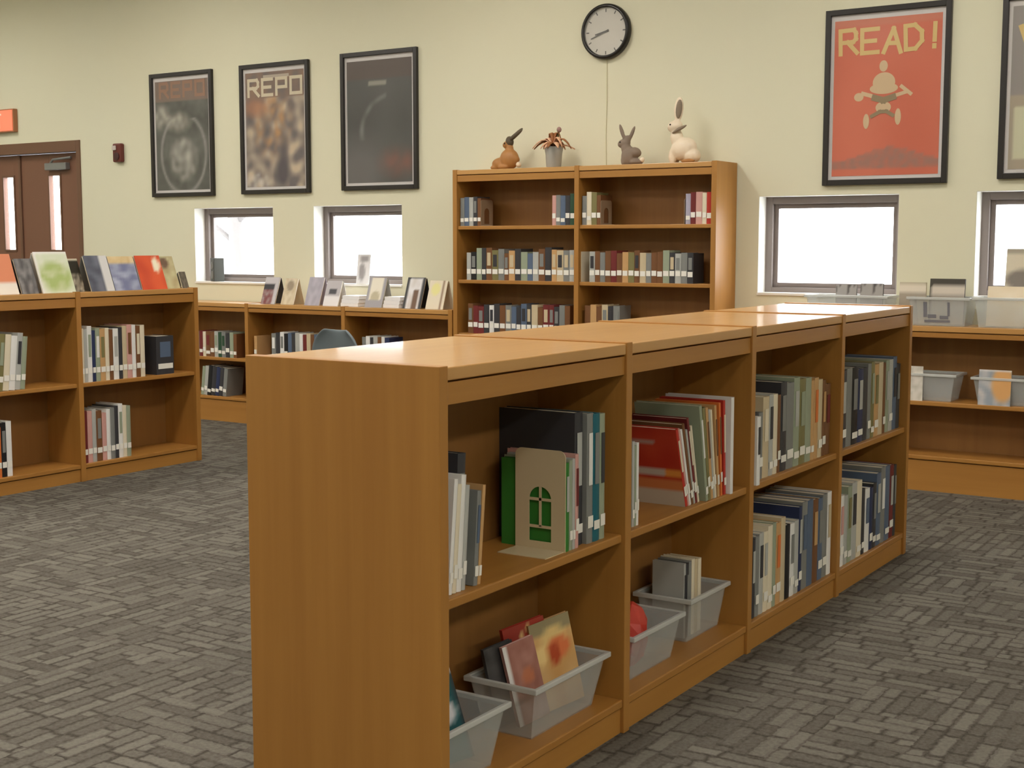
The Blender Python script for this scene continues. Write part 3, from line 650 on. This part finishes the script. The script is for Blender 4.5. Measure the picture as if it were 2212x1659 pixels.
dl(5.345, 0.24, 0.262, f_land, 'white', 'large white and green landscape book displayed on left case', 0.03)
dl(5.53, 0.125, 0.215, f_drk, 'black', 'black and cream book right of the landscape book', 0.10)
dl(5.685, 0.18, 0.235, f_gry, 'grey', 'grey blue book with white strip, left case top', 0.04)
dl(5.885, 0.21, 0.228, f_blue, 'slate blue', 'blue book with cream top band, left case top', 0.04)
dl(6.10, 0.21, 0.232, f_redo, 'red', 'orange red book with painted glare spot, left case top', 0.03)
dl(6.285, 0.155, 0.225, f_grn, 'sage', 'green and tan book near the right end, left case top', 0.08)
dl(6.395, 0.055, 0.115, two((120,112,100),(90,84,74)), 'grey', 'small grey card at the right end, left case top', 0.06)
gd2 = 'books displayed on the low wall case'
def dw(x_, w_, h_, fn, c_, lb, back=0.05): display(lb, (x_, CY+back, TZ), 0, w_, h_, fn, c_, 19, gd2, 10, 14)
def f_a(u, v): return (190,186,190) if v > 0.78 or u > 0.72 else ((46,44,50) if v > 0.55 else mixr((120,60,60),(160,150,150),nz(u*5,v*6)+0.4))
def f_b(u, v): return mixr(mixr((214,202,176),(190,172,140),nz(u*4,v*5)+0.4),(140,124,104),blob(u,v,0.5,0.72,0.28,0.2)*0.8)
def f_d(u, v): return (70,70,76) if 0.25 < u < 0.75 and 0.45 < v < 0.7 else ((226,224,226) if v < 0.4 else (186,182,186))
def f_f(u, v): return (160,158,164) if (u < 0.12 or u > 0.88 or v < 0.25) else mixr((228,222,206),(186,178,150),blob(u,v,0.5,0.35,0.25,0.2))
def f_g(u, v): return (54,54,56) if u < 0.16 or 0.80 < u or v > 0.93 else ((110,84,66) if 0.45 < u < 0.72 and v < 0.6 else mixr((206,200,196),(226,226,230),nz(u*4,v*4)+0.5))
def f_h(u, v): return (140,110,84) if 0.78 < u < 0.9 else mixr((222,212,190),(226,220,150),blob(u,v,0.4,0.7,0.25,0.22))
dw(-7.535, 0.150, 0.225, f_a, 'charcoal', 'dark and white book at the left, low wall case top')
dw(-7.330, 0.130, 0.218, f_b, 'beige', 'tan book with brown figure, low wall case top')
dw(-7.070, 0.150, 0.232, two((178,174,186),(160,156,168)), 'lavender', 'lavender grey book under the left edge of second window')
dw(-6.880, 0.150, 0.205, f_d, 'white', 'white book with black square, low wall case top')
dw(-6.455, 0.165, 0.235, f_f, 'pale grey', 'cream book with grey border, low wall case top')
dw(-6.090, 0.165, 0.243, f_g, 'black', 'black and white striped book, low wall case top')
dw(-5.880, 0.160, 0.222, f_h, 'cream', 'cream book with brown strip beside the tall bookcase')
for i, x_ in enumerate((-6.69, -6.27)):
    st = thing('paper_stack', ('stack of white papers left of' if i == 0 else 'stack of white papers right of') + ' the grey bordered book', 'paper stack', (x_, CY+0.15, TZ), (0,0,R(4-9*i)), 'white paper stacks')
    for k_ in range(3): box('sheaf', mat('white paper', (236,236,238), 0.6), st, -0.085+0.006*k_, -0.10+0.004*k_, 0.028*k_, 0.078+0.004*k_, 0.10, 0.028*k_+0.027, bevel=0.001)
def f_s(u, v): return mixr((214,212,212),(150,146,146),max(blob(u,v,0.55,0.85,0.35,0.12),blob(u,v,0.4,0.4,0.25,0.3)))
loose('small pale card standing on the second window sill', (-6.82, WY+0.045, 1.147), (R(-9),0,R(6)), 0.12, 0.235, 0.006, f_s, 'pale grey', None, name='picture_card')
bx = thing('small_speaker', 'small dark box standing on the leftmost window sill', 'speaker', (-8.43, WY+0.06, 1.141), (0,0,R(-28)))
box('body', mat('dark grey plastic', (74,76,72), 0.6), bx, -0.055,-0.045,0,0.055,0.045,0.20, bevel=0.004)
for z_ in (0.055, 0.135): MB().lathe([(0.034,0),(0.034,0.003),(0.026,0.004),(0.012,0.002)], (0,-0.0452,z_), 20, 'y').build('driver', mat('speaker cone', (120,120,116), 0.7), bx)

# ---------------------------------------------------------------- posters
def poster(label, x0, x1, z0, z1, fn, nx=40, ny=56, fw=0.034, mw_=0.022):
    fn0 = fn; fn = lambda u, v: tuple(q_*1.06 for q_ in fn0(u, v))  # prints lifted evenly, glare put into their colours
    o = thing('framed_poster', label, 'poster', (x0, WY-0.0305, z0), group=None)
    w_, h_ = x1-x0, z1-z0
    f = MB(); f.box(0,0,0,fw,0.03,h_).box(w_-fw,0,0,w_,0.03,h_).box(fw,0,h_-fw,w_-fw,0.03,h_).box(fw,0,0,w_-fw,0.03,fw); f.build('frame', BLACK, o, 0.003)
    box('mount', MATW, o, fw, 0.020, fw, w_-fw, 0.028, h_-fw)
    m_ = fw+mw_
    printed('print', w_-2*m_, h_-2*m_-0.012, fn, nx, ny, o, m_, 0.0185, m_)
    box('glazing', POSTER_GLASS, o, fw, 0.0095, fw, w_-fw, 0.0115, h_-fw)
    return o, m_, w_-2*m_, h_-2*m_-0.012
LET = {'R': [[(0,0),(0,1),(0.75,1),(0.85,0.85),(0.85,0.6),(0.7,0.48),(0,0.48)],[(0.4,0.48),(0.9,0)]], 'E': [[(0.85,1),(0,1),(0,0),(0.85,0)],[(0,0.5),(0.7,0.5)]],
 'A': [[(0,0),(0.45,1),(0.9,0)],[(0.2,0.38),(0.7,0.38)]], 'D': [[(0,0),(0,1),(0.5,1),(0.85,0.7),(0.85,0.3),(0.5,0),(0,0)]], '!': [[(0.3,1),(0.3,0.32)],[(0.3,0.08),(0.3,0.04)]],
 'P': [[(0,0),(0,1),(0.85,1),(0.85,0.45),(0,0.45)]], 'O': [[(0,0),(0,1),(0.9,1),(0.9,0),(0,0)]], 'X': [[(0,0),(0.85,1)],[(0,1),(0.85,0)]], 'I': [[(0.4,0),(0.4,1)]], 'T': [[(0,1),(0.9,1)],[(0.45,0),(0.45,1)]]}
def letters(txt, x0, z0, w_, h_, adv, sw, m, parent, y, jit=0.0):
    mb = MB()
    for i, ch in enumerate(txt):
        a = jit*math.sin(i*2.3+0.6); dz = jit*h_*0.5*math.cos(i*1.7)
        for st in LET[ch]:
            pts = [(px*w_, pz*h_) for px, pz in st]
            pts = [(x0+i*adv+px*math.cos(a)-pz*math.sin(a), z0+dz+px*math.sin(a)+pz*math.cos(a)) for px, pz in pts]
            mb.stroke(pts, sw, y)
    return mb.build('lettering', m, parent)
def p1(u, v):      # grey print: dark field, pale ring, pale patches
    b = 96+26*nz(u*3,v*4,1)+10*nz(u*14,v*18,2); c_ = (b,b+1,b-6)
    if v > 0.82: c_ = mixr(c_, (140,118,104), 0.8)
    d = math.hypot((u-0.52)/0.42, (v-0.33)/0.36)
    if v < 0.66: c_ = mixr(c_, (156,154,150), max(0, 1-abs(d-1.0)/0.09)*0.9)
    c_ = mixr(c_, (176,172,160), max(blob(u,v,0.44,0.62,0.20,0.08,0.9), blob(u,v,0.10,0.68,0.14,0.10,0.9), blob(u,v,0.24,0.64,0.12,0.05,0.9))*(0.75+0.6*nz(u*10,v*14,11)))
    return mixr(c_, (196,192,182), (0.45+0.6*nz(u*9,v*12,3))*blob(u,v,0.52,0.28,0.26,0.19))
def p2(u, v):      # collage of tan, orange and grey scraps
    n1, n2, n3 = nz(u*7,v*10,4), nz(u*12,v*14,5), nz(u*4,v*4,6)
    c_ = mixr((112,104,104), (204,186,160), n1*1.1+0.45); c_ = mixr(c_, (184,142,100), blob(u,v,0.45,0.58,0.28,0.28,0.9)*(0.45+n2)); c_ = mixr(c_, (86,80,84), max(0, n3*1.6-0.1))
    if v > 0.78: c_ = mixr((116,104,100), (150,120,98), n1+0.5)
    c_ = mixr(c_, (176,124,92), blob(u,v,0.16,0.70,0.20,0.08,1.0)*0.8)
    return mixr(c_, (214,208,200), blob(u,v,0.2,0.05,0.2,0.07)*max(0, n2+0.4))
def p3(u, v):      # very dark print, faint pale arc, dull red patch
    b = 84+10*nz(u*2.5,v*3,7); c_ = (b,b,b-3)
    if v > 0.84: c_ = mixr(c_, (98,82,74), 0.7)
    d = math.hypot((u-0.75)/0.52, (v-0.42)/0.30)
    if u < 0.62 and v > 0.34: c_ = mixr(c_, (132,132,130), max(0, 1-abs(d-1.0)/0.10)*(0.6+0.7*nz(u*8,v*8,8)))
    if abs(v-0.815) < 0.012 and 0.34 < u < 0.62: c_ = (150,148,136)
    c_ = mixr(c_, (128,90,78), blob(u,v,0.78,0.16,0.24,0.10,1.3)*(0.8+0.5*nz(u*9,v*9,12)))
    return mixr(c_, (122,118,116), blob(u,v,0.2,0.1,0.35,0.25,1.0)*0.6)
def p4(u, v):      # red print with a plain leaping figure of pale paper shapes and a grey mound
    c_ = mixr((214,116,88), (206,106,78), nz(u*2,v*2,9)+0.5)
    if v > 0.95: c_ = mixr(c_, (206,130,104), 0.7)
    hill = 0.05+0.09*math.exp(-((u-0.55)/0.33)**2)
    if 0.05 < v < hill+0.04: c_ = mixr(c_, (160,118,104), 0.75+0.5*nz(u*22,v*30,10))
    return c_
def p5(u, v):
    c_ = (150,144,140) if v > 0.45 else (172,160,140)
    if 0.03 < u < 0.4 and 0.06 < v < 0.38: c_ = (206,206,176)
    return c_
tanp = mat('tan ink', (226,214,186), 0.5); brn = mat('faded orange ink', (166,128,104), 0.5); ylw = mat('pale yellow ink', (232,202,132), 0.5)
o, m_, w_, h_ = poster('grey ringed poster, leftmost of three by the doors', -9.115, -8.365, 1.868, 2.922, p1)
letters('REPO', m_+0.06, m_+h_*0.855, 0.11, 0.115, 0.145, 0.026, brn, o, 0.0178)
o, m_, w_, h_ = poster('tan collage poster with yellow lettering, middle of three', -8.045, -7.295, 1.872, 2.924, p2)
letters('REPO', m_+0.035, m_+h_*0.80, 0.125, 0.125, 0.155, 0.026, tanp, o, 0.0178)
MB().box(m_+0.20,0.0174,m_+h_*0.945,m_+0.48,0.0180,m_+h_*0.972).build('credit_line', mat('pale ink', (196,182,164), 0.5), o)
poster('nearly black poster, rightmost of three beside the tall bookcase', -6.962, -6.214, 1.880, 2.938, p3)
o, m_, w_, h_ = poster('red READ! poster above the right window', -3.025, -2.250, 1.828, 2.905, p4)
letters('READ!', m_+0.04, m_+h_*0.785, 0.115, 0.14, 0.136, 0.026, ylw, o, 0.0178, 0.05)
fg = MB(); cxp = m_+w_*0.48; FZ = m_+h_*0.49
fg.disc(cxp-0.005, FZ+0.195, 0.026, 0.034, 0.0176)
fg.disc(cxp, FZ+0.095, 0.070, 0.062, 0.0176).disc(cxp, FZ+0.060, 0.088, 0.034, 0.0176)
fg.stroke([(cxp-0.05,FZ+0.01),(cxp-0.13,FZ+0.035)], 0.024, 0.0176).disc(cxp-0.155, FZ+0.015, 0.030, 0.026, 0.0176)
fg.stroke([(cxp+0.06,FZ+0.01),(cxp+0.135,FZ+0.03)], 0.022, 0.0176).stroke([(cxp+0.11,FZ+0.065),(cxp+0.165,FZ+0.02)], 0.022, 0.0176)
fg.disc(cxp, FZ-0.055, 0.048, 0.036, 0.0176)
fg.disc(cxp-0.105, FZ-0.135, 0.019, 0.046, 0.0176).disc(cxp+0.092, FZ-0.115, 0.019, 0.050, 0.0176)
fg.build('figure', mat('cream ink', (224,196,156), 0.5), o)
fs_ = MB(); fs_.stroke([(cxp-0.055,FZ+0.005),(cxp,FZ-0.012),(cxp+0.06,FZ+0.005)], 0.038, 0.0155).stroke([(cxp-0.07,FZ-0.105),(cxp-0.02,FZ-0.08),(cxp+0.02,FZ-0.08),(cxp+0.06,FZ-0.105)], 0.022, 0.0155)
fs_.build('figure_shading', mat('olive ink', (158,138,104), 0.5), o)
o, m_, w_, h_ = poster('grey poster cut off by the right picture edge', -1.958, -1.19, 1.842, 2.90, p5)
MB().stroke([(m_+0.05,m_+h_*0.87),(m_+0.12,m_+h_*0.66),(m_+0.19,m_+h_*0.87)], 0.03, 0.0178).build('lettering', ylw, o)

# ---------------------------------------------------------------- clock, alarm, exit sign
ck = thing('wall_clock', 'round black rimmed wall clock above the tall bookcase', 'clock', (-4.592, WY-0.0005, 2.912))
rim = MB(); rim.lathe([(0.186,0.0),(0.188,0.02),(0.184,0.042),(0.168,0.048),(0.162,0.042),(0.162,0.02)], (0,0,0), 48, 'y'); rim.build('rim', mat('black clock rim', (36,34,32), 0.3), ck, smooth=True)
dial = MB().lathe([(0.163,0.018),(0.163,0.022)], (0,0,0), 48, 'y').build('dial', mat('clock dial', (212,208,198), 0.5), ck)
INK = mat('clock ink', (70,66,64), 0.5)
for k in range(12):
    a = 2*math.pi*k/12; MB().stroke([(0.135*math.sin(a),0.135*math.cos(a)),(0.150*math.sin(a),0.150*math.cos(a))], 0.008, -0.0226).build('hour_mark', INK, dial)
for nm, a, L, wd in (('hour_hand', R(258), 0.085, 0.014), ('minute_hand', R(249), 0.122, 0.010)):
    y_ = 0.026 if nm == 'hour_hand' else 0.030
    h = MB(); dx, dz = math.sin(a), math.cos(a)
    for s0, s1, w1 in ((-0.025, L, wd),):
        px, pz = -dz*w1/2, dx*w1/2
        h.add([(dx*s0+px,-y_,dz*s0+pz),(dx*s0-px,-y_,dz*s0-pz),(dx*s1-px*0.6,-y_,dz*s1-pz*0.6),(dx*s1+px*0.6,-y_,dz*s1+pz*0.6),
               (dx*s0+px,-y_+0.002,dz*s0+pz),(dx*s0-px,-y_+0.002,dz*s0-pz),(dx*s1-px*0.6,-y_+0.002,dz*s1-pz*0.6),(dx*s1+px*0.6,-y_+0.002,dz*s1+pz*0.6)],
              [(0,1,2,3),(7,6,5,4),(0,4,5,1),(1,5,6,2),(2,6,7,3),(3,7,4,0)])
    h.build(nm, INK, ck)
MB().lathe([(0.160,0.040),(0.160,0.0425)], (0,0,0), 48, 'y').build('lens', m_clear('clock lens', (210,210,205), 0.9, 0.1), ck)
cw = MB().tube([(-4.592,WY-0.004,2.725),(-4.590,WY-0.004,2.45),(-4.596,WY-0.004,2.2),(-4.592,WY-0.004,1.995)], 0.002, 6).build('wall_seam', mat('painted cord', (205,197,160), 0.6))  # thin tube added to stand for the faint wall seam
tag(cw, 'thin wall coloured cord running below the round clock', 'seam')
al = thing('fire_alarm', 'dark red fire alarm strobe on the wall beside the doors', 'fire alarm', (-9.535, WY-0.0005, 2.185))
box('housing', mat('dark red plastic', (104,48,42), 0.4), al, -0.055,-0.045,0.0,0.055,0,0.165, bevel=0.012)
box('strobe', mat('strobe lens', (206,196,190), 0.2), al, -0.045,-0.060,0.105,0.0,-0.046,0.145, bevel=0.004)
MB().lathe([(0.035,0),(0.035,0.006),(0.02,0.009)], (0.0,-0.0455,0.05), 20, 'y').build('sounder_grille', mat('dark grille', (70,40,38), 0.5), al)
ex = thing('exit_sign', 'lit red exit sign above the brown double doors', 'sign', (-11.40, WY-0.0005, 2.515))
box('housing', mat('sign casing', (176,120,84), 0.5), ex, 0,-0.05,0,0.455,0,0.215, bevel=0.004)
box('face', mat('lit red face', (238,130,104), 0.4, emit=(255,110,80), estr=0.35), ex, 0.012,-0.054,0.012,0.443,-0.0505,0.203)
letters('EXIT', 0.03, 0.045, 0.05, 0.12, 0.068, 0.016, mat('pale sign letters', (255,226,210), 0.4), ex, -0.0555)

# ---------------------------------------------------------------- figurines and flowers on the tall case
TT = 1.986
def figure(label, name, loc, rz, parts, base_m, vox=0.006, subs=()):
    o = thing(name, label, 'figurine', loc, (0,0,rz), 'hare figurines on the tall bookcase')
    mb = MB()
    for c_, r_, rot in parts: mb.ell(c_, r_, rot)
    b = mb.build('body', base_m, o, smooth=True)
    rm = b.modifiers.new('remesh', 'REMESH'); rm.mode = 'VOXEL'; rm.voxel_size = vox; rm.use_smooth_shade = True
    sm = b.modifiers.new('smooth', 'SMOOTH'); sm.factor = 0.6; sm.iterations = 4
    for nm, m_, lst in subs:
        s = MB()
        for c_, r_, rot in lst: s.ell(c_, r_, rot, 12, 8)
        s.build(nm, m_, o, smooth=True)
    return o
TANF = mat('tan glazed clay', (168,118,66), 0.5); DKB = mat('dark brown glaze', (84,72,54), 0.5); GRYS = mat('weathered grey stone', (134,118,104), 0.7)
CRM = mat('cream glaze', (232,216,192), 0.4); EYE = mat('eye glaze', (40,34,30), 0.2); GRN = mat('grey brown glaze', (132,116,98), 0.5)
figure('crouching tan hare figurine with dark ears, leftmost on the tall bookcase', 'hare_figurine', (-5.29, CY+0.15, TT), 0,
  [((0.01,0,0.075),(0.075,0.055,0.075),(0,0,0)), ((-0.06,0,0.045),(0.075,0.045,0.045),(0,0,0)), ((-0.10,-0.02,0.018),(0.04,0.018,0.018),(0,0,0)), ((-0.02,-0.035,0.02),(0.045,0.02,0.02),(0,0,0)), ((0.06,0,0.075),(0.035,0.03,0.028),(0,30,0)), ((0.015,0,0.15),(0.026,0.026,0.05),(0,-10,0)), ((-0.005,0,0.178),(0.042,0.026,0.028),(0,-10,0))], TANF, 0.006,
  [('ear', DKB, [((0.065,-0.014,0.237),(0.016,0.010,0.075),(0,58,0))]), ('ear', DKB, [((0.055,0.016,0.245),(0.016,0.010,0.072),(0,52,0))]), ('head_patch', DKB, [((0.012,0,0.197),(0.030,0.028,0.040),(0,-8,0))]), ('eye', EYE, [((-0.014,-0.026,0.185),(0.006,0.004,0.006),(0,0,0))]), ('tail', CRM, [((0.088,0,0.035),(0.02,0.02,0.02),(0,0,0))])])
figure('seated grey stone hare figurine with upright ears', 'hare_figurine', (-4.315, CY+0.14, TT), 0,
  [((0.0,0,0.06),(0.055,0.048,0.07),(0,0,0)), ((0.045,0,0.085),(0.045,0.04,0.035),(0,15,0)), ((0.05,0,0.022),(0.055,0.042,0.022),(0,0,0)), ((-0.02,0,0.11),(0.036,0.034,0.05),(0,-15,0)), ((-0.038,0,0.148),(0.048,0.03,0.032),(0,-10,0)), ((-0.028,-0.028,0.035),(0.018,0.015,0.038),(0,0,0)), ((-0.028,0.028,0.035),(0.018,0.015,0.038),(0,0,0)), ((-0.045,-0.016,0.222),(0.015,0.009,0.060),(0,-20,0)), ((0.012,0.016,0.212),(0.014,0.009,0.058),(0,24,0)), ((-0.012,0,0.172),(0.022,0.022,0.03),(0,0,0))], GRYS, 0.005,
  [('eye', EYE, [((-0.055,-0.026,0.156),(0.006,0.004,0.006),(0,0,0))]), ('tail', CRM, [((0.098,0,0.035),(0.018,0.018,0.018),(0,0,0))])])
figure('large cream hare figurine with grey ears at the right', 'hare_figurine', (-3.935, CY+0.15, TT), 0,
  [((0.02,0,0.095),(0.095,0.062,0.075),(0,-15,0)), ((0.08,0,0.05),(0.06,0.055,0.05),(0,0,0)), ((-0.05,-0.02,0.05),(0.03,0.022,0.055),(0,0,0)), ((-0.05,0.025,0.05),(0.03,0.022,0.055),(0,0,0)), ((-0.03,0,0.165),(0.045,0.038,0.07),(0,-10,0)), ((-0.045,0,0.245),(0.055,0.036,0.040),(0,-12,0)), ((-0.022,0.004,0.355),(0.036,0.012,0.085),(0,6,0))], CRM, 0.006,
  [('ear', GRN, [((-0.014,-0.009,0.355),(0.023,0.008,0.062),(0,6,0))]), ('ear', GRN, [((0.004,-0.038,0.222),(0.011,0.009,0.058),(0,66,0))]), ('eye', EYE, [((-0.065,-0.033,0.255),(0.006,0.004,0.006),(0,0,0))]), ('foot', TANF, [((0.075,-0.05,0.014),(0.05,0.02,0.014),(0,0,0))])])
fp = thing('flower_pot', 'small grey vase with peach flowers on the tall bookcase', 'flower vase', (-4.905, CY+0.14, TT))
MB().lathe([(0.045,0),(0.052,0.01),(0.058,0.10),(0.068,0.145),(0.064,0.147),(0.052,0.11),(0.046,0.02)], n=24).build('vase', mat('grey white ceramic', (168,168,162), 0.4), fp, smooth=True)
PET = mat('peach petal', (220,172,138), 0.6); PET2 = mat('brown petal', (150,96,56), 0.6); STEM = mat('green stem', (96,110,70), 0.7)
random.seed(5)
def petal(dirx, diry, L, rise, m_, wdt=0.022):
    d = Vector((dirx, diry, 0)); d.normalize(); s = Vector((-d.y, d.x, 0)); base = Vector((0,0,0.135)); vs = []
    n = 5
    for i in range(n+1):
        u = i/n; p = base + d*L*u + Vector((0,0,rise*math.sin(math.pi*min(1.0,u*0.9+0.05))-0.012*u*u)); ww = wdt*math.sin(math.pi*(0.12+0.86*u))
        vs += [p-s*ww, p+Vector((0,0,0.006)), p+s*ww]
    fs = []
    for i in range(n): fs += [(3*i,3*i+1,3*i+4,3*i+3),(3*i+1,3*i+2,3*i+5,3*i+4)]
    o = MB().add(vs, fs).build('petal', m_, fp, smooth=True); o.modifiers.new('thick', 'SOLIDIFY').thickness = 0.003
for k in range(15):
    a = 2*math.pi*k/15+random.uniform(-.1,.1); petal(math.cos(a), math.sin(a), random.uniform(0.09,0.15), random.uniform(0.02,0.075), PET if k % 4 else PET2, random.uniform(0.018,0.028))
for sx, sz in ((-0.02,0.20),(0.03,0.21),(0.0,0.19)): petal(sx, 0.01, 0.06, 0.11, PET2, 0.02)
MB().tube([(0.01,0,0.03),(0.02,0,0.16),(0.038,0,0.245)], 0.003, 6).build('stem', STEM, fp)
MB().ell((0.042,0,0.262),(0.017,0.017,0.020)).build('bud', mat('mauve bud', (150,116,110), 0.6), fp, smooth=True)

# ---------------------------------------------------------------- chair behind the long case
CHM = mat('blue grey plastic', (108,120,126), 0.45); CHL = mat('chrome tube', (150,150,152), 0.25, 0.5, 0.9)
ch = thing('chair', 'blue grey plastic chair behind the long bookcase', 'chair', (-5.93, 7.0, 0), (0,0,R(-8)))
N = 14; vs, fs = [], []
for j in range(9):
    z = 0.50+0.385*j/8
    for i in range(N+1):
        u = -1+2*i/N; hw = 0.235 if z < 0.72 else 0.235*math.sqrt(max(0.02, 1-((z-0.72)/0.168)**2*0.82))
        vs.append((u*hw, 0.05*u*u*-1 + 0.02*(z-0.5)*-1, z if j < 8 else z))
fs = [(j*(N+1)+i, j*(N+1)+i+1, (j+1)*(N+1)+i+1, (j+1)*(N+1)+i) for j in range(8) for i in range(N)]
b = MB().add(vs, fs).build('backrest', CHM, ch, smooth=True); b.modifiers.new('thick', 'SOLIDIFY').thickness = 0.02
sv = b.modifiers.new('sub', 'SUBSURF'); sv.levels = 1; sv.render_levels = 2
st = MB().box(-0.22,0.02,0.43,0.22,0.44,0.455).build('seat', CHM, ch, 0.015)
for sx in (-1, 1):
    MB().tube([(sx*0.20,0.42,0.0),(sx*0.20,0.40,0.42)], 0.011).build('leg', CHL, ch)
    MB().tube([(sx*0.20,-0.02,0.0),(sx*0.20,0.0,0.42),(sx*0.20,-0.035,0.62)], 0.011).build('leg', CHL, ch)
MB().tube([(-0.20,0.03,0.42),(0.20,0.03,0.42)], 0.010).build('cross_bar', CHL, ch)
